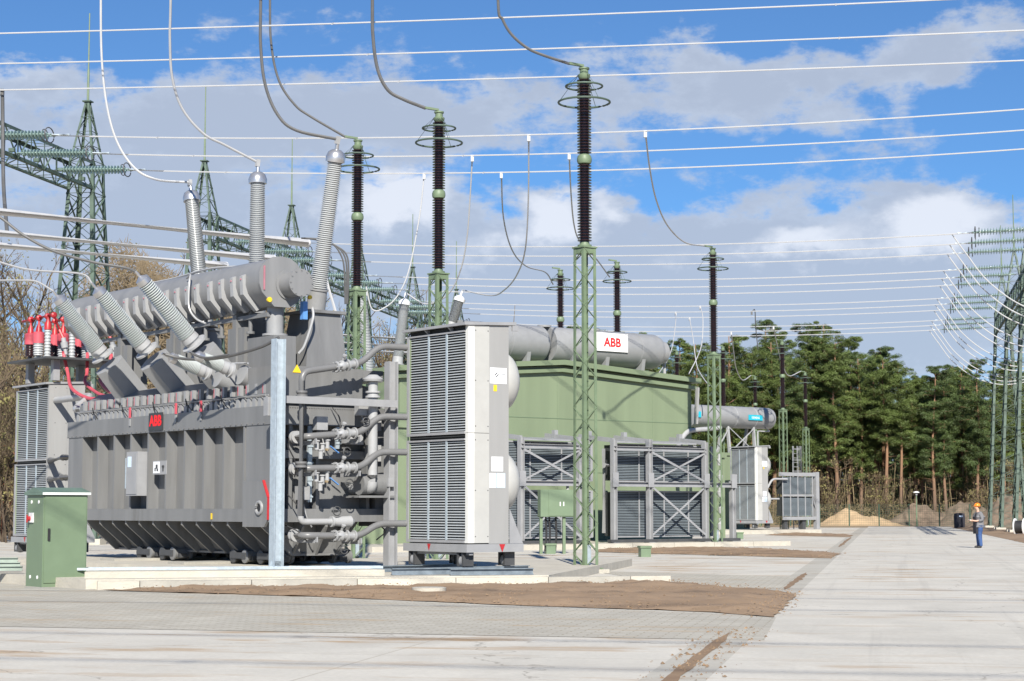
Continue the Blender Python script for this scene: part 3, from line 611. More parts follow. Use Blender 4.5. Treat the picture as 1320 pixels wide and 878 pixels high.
def pipe(zl, zm, zr, name='oil_pipe', start=True):
    s = MB(); pts = ([(.55,.32,zl),(.55,-.60,zl)] if start else [(.42,-.60,1.45),(.42,-.60,zl)])+[(1.95,-.60,zm),(2.45,-.60,zr),(3.12,-.72,zr)]
    s.tube(elbow(pts, .2), .075, 12); o = s.build(name, 'pipe', t1, ang=60)
    s = MB(); d = Vector((1,0,(zm-zl)/1.4)).normalized(); p = Vector((1.28,-.60,zl+(zm-zl)*.55))
    s.lathe(p, d, [(0,.13),(.04,.13),(.041,.085),(.10,.09),(.16,.125),(.20,.125),(.201,.085),(.30,.085),(.301,.135),(.345,.135),(.346,.085),(.50,.085),(.501,.125),(.54,.125)], 16)
    for k in range(6): a = k*math.pi/3; q = p+Vector((.02,math.cos(a)*.11,math.sin(a)*.11)); s.cyl(q-d*.06, q+d*.10, .014, 6)
    s.lathe(p+d*.18+Vector((0,0,.08)), (0,-.6,.8), [(0,.03),(.16,.03),(.161,.05),(.2,.05)], 10); s.build('valve', 'valve', o)
    if start:
        s = MB(); s.lathe((.55,-.08,zl), (0,-1,0), [(0,.14),(.05,.14),(.051,.1),(.09,.1),(.091,.14),(.13,.14)], 16); s.build('flange', 'pipelt', o)
    return o
pipe(4.60,4.86,5.27,'riser_pipe',False); pz = [pipe(3.18,3.30,3.68), pipe(2.48,2.52,2.88), pipe(1.02,1.0,1.27)]
for o, z in ((pz[0],3.0),(pz[1],2.3)):
    s = MB(); s.m = 0
    for k, (x, zz) in enumerate(((.85,0),(1.0,-.06),(1.12,.02),(.95,-.2))): s.lathe((x,-.55,z+zz-.10), (0,0,1), [(0,.05),(.18,.045),(.181,.07),(.21,.07)], 10)
    s.m = 1; s.lathe((1.02,-.66,z-.1), (0,-1,0), [(0,.03),(.06,.03)], 8); s.m = 2; s.beam((1.1,-.7,z-.02),(1.32,-.7,z-.17),.05,.02); s.build('drain_valve', ['pipelt','brass','blue'], o)
s = MB(); s.tube(elbow([(.42,-.60,1.6),(.42,-.60,1.32),(1.5,-.60,1.32)], .12), .07, 12); s.lathe((1.2,-.6,1.32), (1,0,0), [(0,.12),(.05,.12),(.051,.09),(.3,.12),(.5,.13),(.6,.05)], 14); s.build('return_pipe', 'pipelt', t1)
for z in (4.05, 2.5): s = MB(); s.lathe((.42,-.60,z), (0,0,1), [(0,.13),(.04,.13),(.05,.1),(.09,.13),(.13,.13)], 14); s.build('pipe_flange', 'pipe', t1)
s = MB(); s.lathe((2.35,-.5,2.35), (0,0,1), [(0,.11),(1.75,.11),(1.751,.17),(1.79,.17),(1.8,.13),(1.86,.13),(1.861,.17),(1.90,.17),(1.901,.11),(2.12,.11),(2.121,.22),(2.17,.24),(2.27,.10)], 18); s.tube(elbow([(2.35,-.5,2.36),(2.35,-.5,2.05),(2.35,.4,2.05)], .18), .12, 12); s.build('relief_pipe', 'pipelt', t1)
s = MB(); s.lathe((2.15,-.25,2.15), (1,0,0), [(0,.24),(.75,.24),(.8,.2),(.81,.02)], 18); s.box(2.0,2.95,-.5,.1,1.85,1.9); s.build('oil_pump', 'tank', t1)
s = MB()
for z in (2.9, 3.6): s.box(2.5,2.85,-.1,.05,z-.22,z+.15)
s.box(1.95,2.3,-.2,.04,3.05,3.4); s.build('junction_box', 'pipelt', t1, smooth=False)
for pts in ([(.3,.0,3.5),(.25,-.3,3.0),(.4,-.4,2.6),(.5,-.2,2.3)],[(.3,0,2.0),(.4,-.3,1.8),(.6,-.35,1.5),(.7,-.1,1.4)],[(1.5,-.1,3.9),(1.6,-.3,3.6),(1.55,-.35,3.1)],[(2.5,-.4,1.3),(2.7,-.5,1.1),(2.6,-.3,.9)],[(.3,-.1,1.25),(.5,-.4,1.1),(.7,-.4,.9)]): s = MB(); s.tube(spline(pts, 5), .016, 5); s.build('control_cable', 'black', t1)
for k in range(5): y = 2.0+k*1.7; s = MB(); s.tube(spline([(.02,y,3.9),(-.05,y+.1,4.05),(.0,y+.3,4.2),(.06,y+.35,4.02)], 4), .012, 5); s.build('control_cable', 'black', t1)
for k, (x, z0, z1) in enumerate(((1.02,1.75,3.45),(1.75,2.95,3.44))):
    s = MB(); s.box(x-.05,x+.05,.0,.06,z0,z1); 
    for q in range(5): s.box(x-.07,x+.07,-.02,-.001,z0+.1+q*(z1-z0-.2)/4,z0+.14+q*(z1-z0-.2)/4)
    s.build('cable_tray', 'galv', t1, smooth=False)
for x, z in ((.75,3.05),(.75,2.36),(.8,.90),(1.9,3.12),(1.9,2.36),(1.95,.86)): s = MB(); s.beam((x,-.60,z),(x,.1,z),.05,.09); s.beam((x,-.60,z+.09),(x,-.60,z-.03),.18,.03); s.build('pipe_bracket', 'frame', t1, smooth=False)
for x, z, r in ((1.55,2.86,.10),(1.62,2.16,.10),(1.5,.70,.09),(1.30,1.55,.10),(2.05,3.55,.09)):
    s = MB(); s.lathe((x,-.5,z), (0,-1,0), [(0,.03),(.2,.03)], 8); s.tube([(x+r*math.cos(a_), -.69, z+r*math.sin(a_)) for a_ in [2*math.pi*k/14 for k in range(14)]], .014, 6, closed=True); s.beam((x-r,-.69,z),(x+r,-.69,z),.02); s.build('hand_wheel', 'dark', t1)
for x, y, z in ((2.15,-.35,3.9),(1.15,-.2,3.55),(.75,-.12,2.0)): s = MB(); s.box(x-.14,x+.14,y-.09,y+.09,z-.2,z+.1); s.tube(spline([(x,y,z-.2),(x+.1,y-.05,z-.6),(x+.25,y,z-.8)], 4), .018, 5); s.build('terminal_box', 'valve', t1, smooth=False)
s = MB()
for k in range(42): s.lathe((-.002,.3+k*.25,3.50), (-1,0,0), [(0,.022),(.016,.02)], 6); s.lathe((.3+k*.062,-.002,3.85) if k < 40 else (.3,-.002,3.8), (0,-1,0), [(0,.016),(.014,.014)], 6)
s.build('bolt_row', 'pipe', tb)
# far-end stubs towards the left cooler
for z in (3.0, 2.45): s = MB(); s.tube([(.6,10.5,z),(.6,12.2,z)], .09, 12); s.tube([(.6,12.0,z),(1.55,15.2,z)], .09, 12); s.build('oil_pipe', 'pipe', t1)
s = MB(); s.tube(elbow([(.8,10.4,4.3),(.8,12.0,4.3),(1.6,12.6,4.75),(1.7,15.2,4.75)], .3), .10, 12); s.lathe((.8,11.0,4.3), (0,1,0), [(0,.16),(.06,.16),(.07,.11),(.25,.14),(.3,.16)], 14); s.lathe((.8,11.3,3.6), (0,0,1), [(0,.22),(.45,.22),(.5,.12),(.65,.1)], 14); s.build('oil_pipe', 'pipelt', t1)
# galvanised post, with the neutral conductor on it
q = T1.w(-.39,-.96)
post = thing('steel_post', 'bluish galvanised H-section post standing before the transformer corner', 'post', (q.x,q.y,.33), TH)
s = MB(); s.ibeam((0,0,.02),(0,0,4.92),.22,.24,.016,(1,0,0)); s.build('column', 'galv', post, smooth=False)
s = MB(); s.box(-.2,.2,-.2,.2,0,.02); s.prism([(-.2,-.008,.021),(.2,-.008,.021),(.13,-.008,.16),(-.13,-.008,.16)], (0,.016,0)); s.build('base_plate', 'galv', post, smooth=False)
s = MB(); a = T1.w(*nvt[0]); c = post.location+Vector((0,0,4.95)); s.tube(spline([T1.w(*nvt[0]), T1.w(-.9,2.3,5.0), T1.w(-.75,1.0,4.95), T1.w(-.5,-.3,5.1), c], 8), .035, 7); s.tube(spline([T1.w(*nvt[1]), T1.w(-1.0,1.2,4.95), T1.w(-.8,.5,4.98)], 6), .03, 6)
single('neutral_conductor', s, 'cable', 'sagging grey conductor from the small tilted bushings to the galvanised post', 'cable')
# ------------------------------------------------------------------ louvred coolers on rails
def make_cooler():
    c = thing('cooler', 'tall louvred cooler with white corner panel standing on rails beside the near transformer', 'cooler', T1.w(3.14,-3.05), TH, 'louvred coolers')
    s = MB(); s.box(.06,.565,.012,2.30,.84,5.60); s.box(-.01,.058,.10,2.2,3.175,3.195); s.build('core', 'findk', c, smooth=False)  # core, plus a dark strip painting the shade in the gap between panels
    s = MB(); s.box(.575,1.12,0,2.31,.84,5.66); s.box(.14,.574,2.20,2.31,.84,5.6); s.build('casing', 'cool', c, smooth=False)
    s = MB(); s.box(0,.17,-.012,.09,.86,3.245); s.box(0,.17,-.012,.09,3.255,5.62); s.m = 1; s.box(.172,.573,-.010,.011,.86,3.245); s.box(.172,.573,-.010,.011,3.255,5.62)
    s.m = 2
    for z in (1.0,2.0,3.1,3.4,4.4,5.5):
        for x in (.2,.54): s.lathe((x,-.0102,z), (0,-1,0), [(0,.014),(.006,.012)], 6)
    s.build('corner_panel', ['coolw','coolm','dark'], c, smooth=False)
    for z0, z1 in ((.92,3.09),(3.29,5.46)):
        s = MB(); n = 37; p = (z1-z0)/n
        for i in range(n):
            z = z0+p*(i+.5); s.hexa([(.05,.10,z+.012),(-.0,.10,z-.014),(-.0,2.2,z-.014),(.05,2.2,z+.012)], [(.05,.10,z+.020),(0,.10,z-.001),(0,2.2,z-.001),(.05,2.2,z+.020)])
        s.m = 1
        for y in (.78, 1.47): s.box(-.02,-.001,y-.03,y+.03,z0,z1)
        s.m = 3; s.box(-.01,.02,2.2,2.222,z0,z1)
        s.m = 2; s.box(-.03,.04,2.224,2.31,z0-.06,z1+.05); s.box(-.032,.04,.092,2.223,z0-.06,z0-.002); s.box(-.032,.04,.092,2.223,z1+.002,z1+.04)
        s.build('louvre_panel', ['slat','galv','frame','wallg'], c, smooth=False)
    for z in (4.45, 2.2):
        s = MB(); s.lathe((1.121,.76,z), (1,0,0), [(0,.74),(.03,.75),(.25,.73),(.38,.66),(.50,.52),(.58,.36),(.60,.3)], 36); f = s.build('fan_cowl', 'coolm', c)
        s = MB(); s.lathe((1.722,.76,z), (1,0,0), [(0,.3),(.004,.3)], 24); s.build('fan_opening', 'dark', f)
    s = MB(); s.hexa([(-.12,-.05,5.60),(1.3,-.05,5.67),(1.3,2.4,5.67),(-.12,2.4,5.60)], [(-.12,-.05,5.66),(1.3,-.05,5.74),(1.3,2.4,5.74),(-.12,2.4,5.66)])
    s.prism([(-.10,.6,5.595),(.04,.6,5.595),(.04,.6,5.47)], (0,.04,0)); s.prism([(-.10,1.5,5.595),(.04,1.5,5.595),(.04,1.5,5.47)], (0,.04,0)); s.beam((1.2,-.02,5.6),(1.36,-.02,5.6),.04,.12); s.build('roof', 'frame', c, smooth=False)
    s = MB(); s.box(-.06,1.5,-.05,2.38,.66,.835); s.prism([(1.13,-.03,.84),(1.5,-.03,.84),(1.13,-.03,1.6)], (0,.02,0)); s.box(.05,.15,-.0,2.3,.6,.655); fr = s.build('base_frame', 'frame', c, smooth=False)
    s = MB(); s.prism([(.82,-.055,.83),(.98,-.055,.83),(.90,-.055,.66)], (0,-.006,0)); s.build('lifting_mark', 'red', fr, smooth=False); s = MB(); s.prism([(-.064,1.42,.83),(-.064,1.3,.83),(-.064,1.36,.68)], (-.006,0,0)); s.build('lifting_mark', 'red', fr, smooth=False)
    for x in (.12, 1.25):
        for y in (.25, 2.1):
            s = MB(); s.box(x-.14,x+.14,y-.12,y-.06,.36,.659); s.box(x-.14,x+.14,y+.06,y+.12,.36,.659); s.m = 1; s.lathe((x,y-.055,.47), (0,1,0), [(0,.14),(.11,.14)], 16); s.build('wheel', ['dark','frame'], c)
    s = MB(); s.box(.60,1.06,-.006,-.001,4.35,4.70); s.m = 1; s.beam((.76,-.008,4.49),(.83,-.008,4.56),.02,.004,(0,1,0)); s.beam((.73,-.008,4.53),(.80,-.008,4.60),.02,.004,(0,1,0))
    s.box(.85,1.02,-.009,-.0065,4.56,4.57); s.box(.85,1.02,-.009,-.0065,4.53,4.536); s.build('maker_plate', ['paper','dark'], c, smooth=False)
    s = MB(); s.box(.70,.79,-.006,-.001,4.18,4.32); s.build('tag', 'yellow', c, smooth=False)
    s = MB(); s.box(.64,.96,-.006,-.001,2.42,2.74); s.build('notice', 'paper', c, smooth=False)
    s = MB(); s.box(.585,.76,-.006,-.001,2.06,2.38); s.build('notice', 'paper', c, smooth=False)
    s = MB(); s.box(.78,1.02,-.006,-.001,2.06,2.38); s.build('notice', 'paperb', c, smooth=False)
    return c
ck = make_cooler()
c2 = dup(ck, T1.w(1.5,15.26), TH, 'louvred cooler carrying red capped arresters, at the far end of the transformer', (1,1,.93))
for ch in c2.children_recursive if hasattr(c2,'children_recursive') else []:
    if ch.name.startswith(('corner_panel','fan_cowl','maker_plate','notice')):
        for sl_i in range(min(2, len(ch.material_slots))): ch.material_slots[sl_i].link = 'OBJECT'; ch.material_slots[sl_i].material = M['cool']
c3 = dup(ck, ck.location+Vector((DU.x*2, DU.y*2, 0)), TH, 'distant louvred cooler with white corner panel, right of the framed radiators')
# rails below the near cooler
def rail(name, a, b, lab, y=.0):
    s = MB(); s.ibeam(a, b, .14, .14, .018); single(name, s, 'rail', lab, 'rail', 'steel rails under the near cooler', smooth=False)
rail('steel_rail', T1.w(1.9,-2.8,.275), T1.w(5.0,-2.8,.275), 'galvanised rail under the front wheels of the near cooler')
rail('steel_rail', T1.w(1.6,-1.0,.275), T1.w(4.9,-1.0,.275), 'galvanised rail under the rear wheels of the near cooler')
pa, pb = kline(470)+kn*.55, kline(696)+kn*.55
rail('steel_rail', (*kline(588)+kn*.55,.275), (*pb,.275), 'short galvanised beam lying at the edge behind the kerb stones')
s = MB(); s.ibeam((*kline(517)+kn*1.0,.275), (*kline(668)+kn*1.25,.275), .12,.14,.018); single('steel_rail', s, 'rail', 'long galvanised channel running from the steel pipe post along the kerb', 'rail', 'steel rails under the near cooler', smooth=False)
# ------------------------------------------------------------------ red capped arrester platform on the far cooler
ap = thing('arrester_platform', 'dark platform carrying three rows of red capped arresters above the far cooler', 'arrester platform', T1.w(1.45,15.0,5.32), TH)
s = MB(); s.box(-.3,2.5,-.25,2.55,.60,.66); s.build('platform_plate', 'dark', ap, smooth=False)
for x, y in ((.2,.2),(.2,2.0),(1.8,.2),(1.8,2.0)): s = MB(); s.box(x-.1,x+.1,y-.1,y+.1,0,.598); s.build('platform_post', 'frame', ap, smooth=False)
for g in range(3):
    x = .25+.77*g
    for k, (y, kind) in enumerate(((2.15,'d'),(1.55,'g'),(.9,'s'))):
        r = .15 if kind == 'd' else (.16 if kind == 'g' else .10); z0 = .66
        s = MB()
        if kind == 's': s.lathe((x,y,z0), (0,0,1), [(0,.12),(.1,.12)]+sheds(.75,8,r,r,.82,.12)+[(.9,.05)], 14); o = s.build('insulator', 'porc', ap)
        else: s.lathe((x,y,z0), (0,0,1), [(0,.06),(.15,.06),(.16,.15)]+sheds(.50,7,r,r,.86,.18)+[(.7,.05)], 14); o = s.build('insulator', 'brown' if kind == 'd' else 'porc', ap)
        s = MB()
        if kind == 's': s.lathe((x,y,z0+.88), (0,0,1), [(0,.11),(.18,.10),(.3,.04),(.42,.04)], 12)
        else:
            s.lathe((x,y,z0+.52), (0,0,1), [(0,.17),(.30,.175),(.34,.14)], 18); s.m = 1; s.lathe((x,y,z0+.86), (0,0,1), [(0,.10),(.14,.08),(.25,.03),(.40,.03)], 12)
        s.build('cap', ['red'] if kind == 's' else ['pink','red'], o)
    s = MB(); s.tube([(x,2.75,1.92),(x,.45,1.96)], .045, 8)
    for y in (2.15,1.55,.95,.5): s.lathe((x,y-.07,1.94), (0,1,0), [(0,.05),(.03,.09),(.11,.09),(.14,.05)], 10)
    s.tube([(x,.5,1.95),(x+.12,.35,1.5),(x+.2,.25,1.25)], .05, 8); s.build('busbar', 'red', ap)
    s = MB(); s.lathe((x+.2,.25,1.26), (.15,-.1,-1), [(0,.07),(.12,.07),(.13,.11),(.3,.10),(.31,.05),(.5,.05)], 12); s.build('cable_end', 'pipelt', ap)
for g, mid in enumerate((((1.45,13.6,5.0),(1.3,12.2,4.65)),((2.0,13.9,5.2),(1.7,12.4,4.8)),((2.5,14.0,5.3),(2.1,12.6,4.9)))):
    a = T1.w(1.45+.25+.77*g+.2, 15.25, 5.32+.85); s = MB(); s.tube(spline([a, T1.w(1.9+.6*g,14.9,5.55), *[T1.w(*q) for q in mid], T1.w(1.2+.3*g,10.9,4.6)], 8), .05, 8)
    single('red_cable', s, 'pink', ['nearest red cable sagging from the arrester platform','middle red cable sagging from the arrester platform','farthest red cable hanging from the arrester platform'][g], 'cable')
# ------------------------------------------------------------------ surge arresters on lattice towers
def make_arrester():
    c = thing('arrester_tower', '', 'surge arrester', (0,0,.1), TH, 'dark insulator columns on green lattice towers')
    w = .22; w2 = .20
    s = MB(); q = [(-w,-w),(w,-w),(w,w),(-w,w)]; q2 = [(-w2,-w2),(w2,-w2),(w2,w2),(-w2,w2)]
    lattice(s, [(x,y,.03) for x,y in q], [(x,y,8.1) for x,y in q2], 22, .085, .035, .012)
    for x, y in q: s.box(x-.09,x+.09,y-.09,y+.09,0,.028)
    s.box(-.23,.23,-.23,.23,8.1,8.14); s.box(-.20,.20,-.20,.20,7.96,8.098); t = s.build('lattice_tower', 'tower', c, smooth=False)
    s = MB(); s.box(-.06,.06,-.14,-.03,.1,.6); s.box(-.02,.1,.0,.12,.05,.35); s.build('earth_box', 'galv', t, smooth=False)
    s = MB(); s.lathe((0,0,8.141), (0,0,1), [(0,.18),(.05,.18),(.051,.13),(.12,.12)], 16); s.build('foot_flange', 'tower', c)
    s = MB(); s.lathe((0,0,8.26), (0,0,1), sheds(2.0,27,.185,.185,.62), 18); s.build('insulator', 'brown', c)
    s = MB(); s.lathe((0,0,10.26), (0,0,1), [(0,.12),(.03,.17),(.09,.19),(.16,.19),(.23,.17),(.27,.12)], 14); s.build('joint', 'tower', c)
    s = MB(); s.lathe((0,0,10.53), (0,0,1), sheds(1.95,26,.185,.185,.62), 18); s.build('insulator', 'brown', c)
    s = MB(); s.lathe((0,0,12.48), (0,0,1), [(0,.12),(.04,.15),(.12,.16),(.15,.11),(.25,.11),(.26,.14),(.30,.14)], 14); s.beam((-.02,0,12.83),(-.42,.10,12.86),.08,.06); s.build('head', 'tower', c)
    for z, r in ((12.30,.47),(11.88,.66)):
        s = MB(); s.tube([(r*math.cos(a), r*math.sin(a), z) for a in [2*math.pi*i/28 for i in range(28)]], .028 if r > .5 else .026, 8, closed=True)
        for a in (.4,2.5,4.6): s.tube([(r*math.cos(a), r*math.sin(a), z), (.12*math.cos(a), .12*math.sin(a), 12.62)], .008, 4)
        if r < .5:
            for a in (.4,2.5,4.6): s.tube([(r*math.cos(a), r*math.sin(a), z), (.1*math.cos(a), .1*math.sin(a), z+.02)], .016, 4)
        s.build('grading_ring', 'gantry', c)
    return c
AL = ['tallest looking arrester column on a lattice tower, right of the near cooler','arrester column on a lattice tower rising behind the near cooler','arrester column on a lattice tower between the tilted grey bushing and the near cooler',
      'arrester column on a lattice tower behind the right framed radiators','arrester column above the white sign on the round tank','arrester column rising behind the left part of the round tank',
      'distant arrester column on a thin lattice tower beside the dark far radiator','distant arrester column partly hidden by the tower behind the radiators','distant arrester column showing between the looped conductors above the green roof',
      'farthest right arrester column on a thin tower in front of the pines','farthest arrester column just above the end of the distant tank']
APX = [(1.85,47),(-2.08,52.3),(-4.73,56.4),(8.72,80.2),(5.17,91.0),(2.46,94.0),(18.2,125),(14.72,129.5),(11.83,133.2),(24.3,154),(20.8,159)]
ar0 = make_arrester(); arr = []
for i, (x, y) in enumerate(APX):
    a = ar0 if i == 0 else dup(ar0)
    a.location = (x, y, .1); a['label'] = AL[i]; arr.append(a)
    if i in (4, 5): a.scale = (1.05,1.05,1.065)
FL = {0:'square concrete footing of the lattice tower right of the near cooler', 6:'square concrete footing of the thin tower beside the dark far radiator'}
for i in FL:
    x, y = APX[i]; s = MB(); q = [Frame(x,y,TH).w(a,b) for a,b in ((-.42,-.42),(.42,-.42),(.42,.42),(-.42,.42))]; s.prism([(p.x,p.y,-.05) for p in q], (0,0,.146)); single('tower_footing', s, 'conc', FL[i], 'footing', smooth=False)
def head(i): x, y = APX[i]; return Frame(x,y,TH).w(-.40,.10,12.95)
# ------------------------------------------------------------------ second unit
bld = thing('transformer_house', 'long green panelled transformer house with a low pitched roof', 'building', (T2.o.x,T2.o.y,0), TH)
xl, xm, xr, D = -8.95, -.45, 7.44, 7.5; zl, zm_, zr = 7.25, 7.88, 7.42
def wallpoly(y, dz=0): return [(xl,y,.0),(xr,y,.0),(xr,y,zr+dz),(xm,y,zm_+dz),(xl,y,zl+dz)]
s = MB(); s.prism(wallpoly(1.0), (0,D,0)); s.build('wall', 'wallg', bld, smooth=False)
s = MB()
for z0 in (5.55, 3.2): s.beam((xl,.992,z0),(xr,.992,z0),.012,.025,(0,0,1))
for x in (-6.2,-.6,5.0): s.beam((x,.997,.1),(x,.997,zl-.1),.006,.008,(0,1,0))
s.build('panel_joint', 'cab', bld, smooth=False)
s = MB()
for (za, dz, y0) in ((.02,.22,.62),(-.28,.16,.80)):
    s.hexa([(xl-.3,y0,zl+za-.02),(xm,y0,zm_+za),(xm,y0+.6,zm_+za),(xl-.3,y0+.6,zl+za-.02)], [(xl-.3,y0,zl+za+dz-.02),(xm,y0,zm_+za+dz),(xm,y0+.6,zm_+za+dz),(xl-.3,y0+.6,zl+za+dz-.02)])
    s.hexa([(xm+.001,y0,zm_+za),(xr+.3,y0,zr+za-.02),(xr+.3,y0+.6,zr+za-.02),(xm+.001,y0+.6,zm_+za)], [(xm+.001,y0,zm_+za+dz),(xr+.3,y0,zr+za+dz-.02),(xr+.3,y0+.6,zr+za+dz-.02),(xm+.001,y0+.6,zm_+za+dz)])
s.hexa([(xl-.3,1.23,zl+.0),(xm,1.23,zm_+.02),(xm,1.0+D+.3,zm_+.02),(xl-.3,1.0+D+.3,zl)], [(xl-.3,1.23,zl+.2),(xm,1.23,zm_+.22),(xm,1.0+D+.3,zm_+.22),(xl-.3,1.0+D+.3,zl+.2)])
s.hexa([(xm+.001,1.23,zm_+.02),(xr+.3,1.23,zr),(xr+.3,1.0+D+.3,zr),(xm+.001,1.0+D+.3,zm_+.02)], [(xm+.001,1.23,zm_+.22),(xr+.3,1.23,zr+.2),(xr+.3,1.0+D+.3,zr+.2),(xm+.001,1.0+D+.3,zm_+.22)])
s.build('roof', 'wallgd', bld, smooth=False)
s = MB(); s.beam((xr+.16,.75,zr-.2),(xr+.05,.75,zr-1.9),.18,.1); s.build('downpipe_box', 'cool', bld, smooth=False)
s = MB(); s.box(-11.5,-8.96,.4,5,0,4.9); s.box(-11.6,-8.955,.3,5.1,4.901,5.1); s.build('annex', 'wallg', bld, smooth=False)
s = MB(); s.box(-8.2,-7.9,.975,.998,2.2,2.5); s.build('notice', 'paper', bld, smooth=False)
s = MB(); s.tube(elbow([(6.4,.8,2.6),(6.4,.8,4.6),(7.0,.8,5.2),(9.2,.9,5.4)], .3), .11, 10); s.build('pipe', 'pipelt', bld)
s = MB(); s.box(7.5,9.6,.9,1.6,4.0,4.2); s.box(9.4,9.55,1.0,1.2,.2,3.99); s.build('side_ledge', 'wallg', bld, smooth=False)
# its conservator on the roof
cn = thing('conservator_tank', 'long grey cylindrical oil tank with white sign above the green house', 'oil tank', T2.w(0,2.9,0), TH)
def band(s, x, z, r): s.lathe((x,0,z), (1,0,0), [(0,r),(0,r+.015),(.07,r+.015),(.07,r)], 40)
zc, rr = 8.98, .82
s = MB(); s.lathe((-4.6,0,zc), (1,0,0), [(0,.3),(.05,rr),(4.4,rr),(4.5,rr*.97),(4.55,.4)], 40); s.build('tank_section', 'turret', cn)
s = MB(); s.lathe((.28,0,zc), (1,0,0), [(0,.35),(.02,rr*.98),(.08,rr),(6.4,rr),(6.5,rr*.96),(6.62,.75),(6.63,.55),(7.1,.53),(7.2,.4),(7.21,.1)], 40); s.build('tank_section', 'turret', cn)
s = MB()
for x in (-2.2,2.1,5.4): band(s, x, zc, rr)
s.lathe((-.10,0,zc), (1,0,0), [(0,.40),(.12,.44),(.24,.44),(.4,.40)], 28)
for x in (.2, 3.1): s.lathe((x,0,zc+.78), (0,0,1), [(0,.32),(.09,.32),(.1,.2)], 16); 
s.build('band', 'turret', cn)
s = MB()
for x in (-3.4,-1.2,1.4,3.4,5.6): s.prism([(x-.1,-.5,7.45),(x-.1,.5,7.45),(x-.1,.7,8.6),(x-.1,-.7,8.6)], (.2,0,0))
s.build('saddle', 'turret', cn, smooth=False)
s = MB(); s.box(2.55,4.45,-.865,-.835,8.78,9.62); sg = s.build('sign_plate', 'white', cn, smooth=False)
s = MB(); text(s, 'ABB', (3.5,-.866,9.2), (1,0,0), (0,0,1), .42, .03); s.build('lettering', 'badger', sg, smooth=False)
s = MB(); s.tube(elbow([(7.2,.1,8.7),(7.6,.1,8.7),(7.6,.1,7.6)], .2), .07, 8); s.build('drain_pipe', 'pipelt', cn)
# its bushings
def hv2(px0, py0, px1, py1, y, lab):
    k = (px1-660)/2410*1.0; a = math.cos(TH); b_ = math.sin(TH)
    x = (k*(T2.o.y+y*a)-(T2.o.x-y*b_))/(a-k*b_); w = T2.w(x,y); top = P(px1,py1,w.y); bot = P(px0,py0,w.y); d = bot-top; L_ = d.length; d /= L_
    t = thing('bushing', lab, 'bushing', bot, 0, 'grey bushings of the second transformer'); o = -(d)
    s = MB(); s.lathe((0,0,0), o, [(0,.30),(.05,.30),(.06,.24),(.35,.22)], 18); s.build('foot', 'pipelt', t)
    s = MB(); s.lathe((0,0,0), o, sheds(L_-.6, 50, .24, .21, .84, .35), 18); s.build('insulator', 'porc', t)
    s = MB(); s.lathe((0,0,0), o, [(L_-.28,.16),(L_-.27,.26),(L_-.14,.26),(L_-.03,.14),(L_,.05),(L_+.25,.045)], 18); s.build('cap', 'alu', t)
    return top-d*.25
b2 = [hv2(477,492,465,374,3,'grey bushing of the second transformer behind the green lattice tower'), hv2(512,470,522,385,3,'grey bushing of the second transformer leaning behind the left edge of the near cooler'), hv2(580,425,594,381,3,'short looking grey bushing leaning above the roof of the near cooler')]
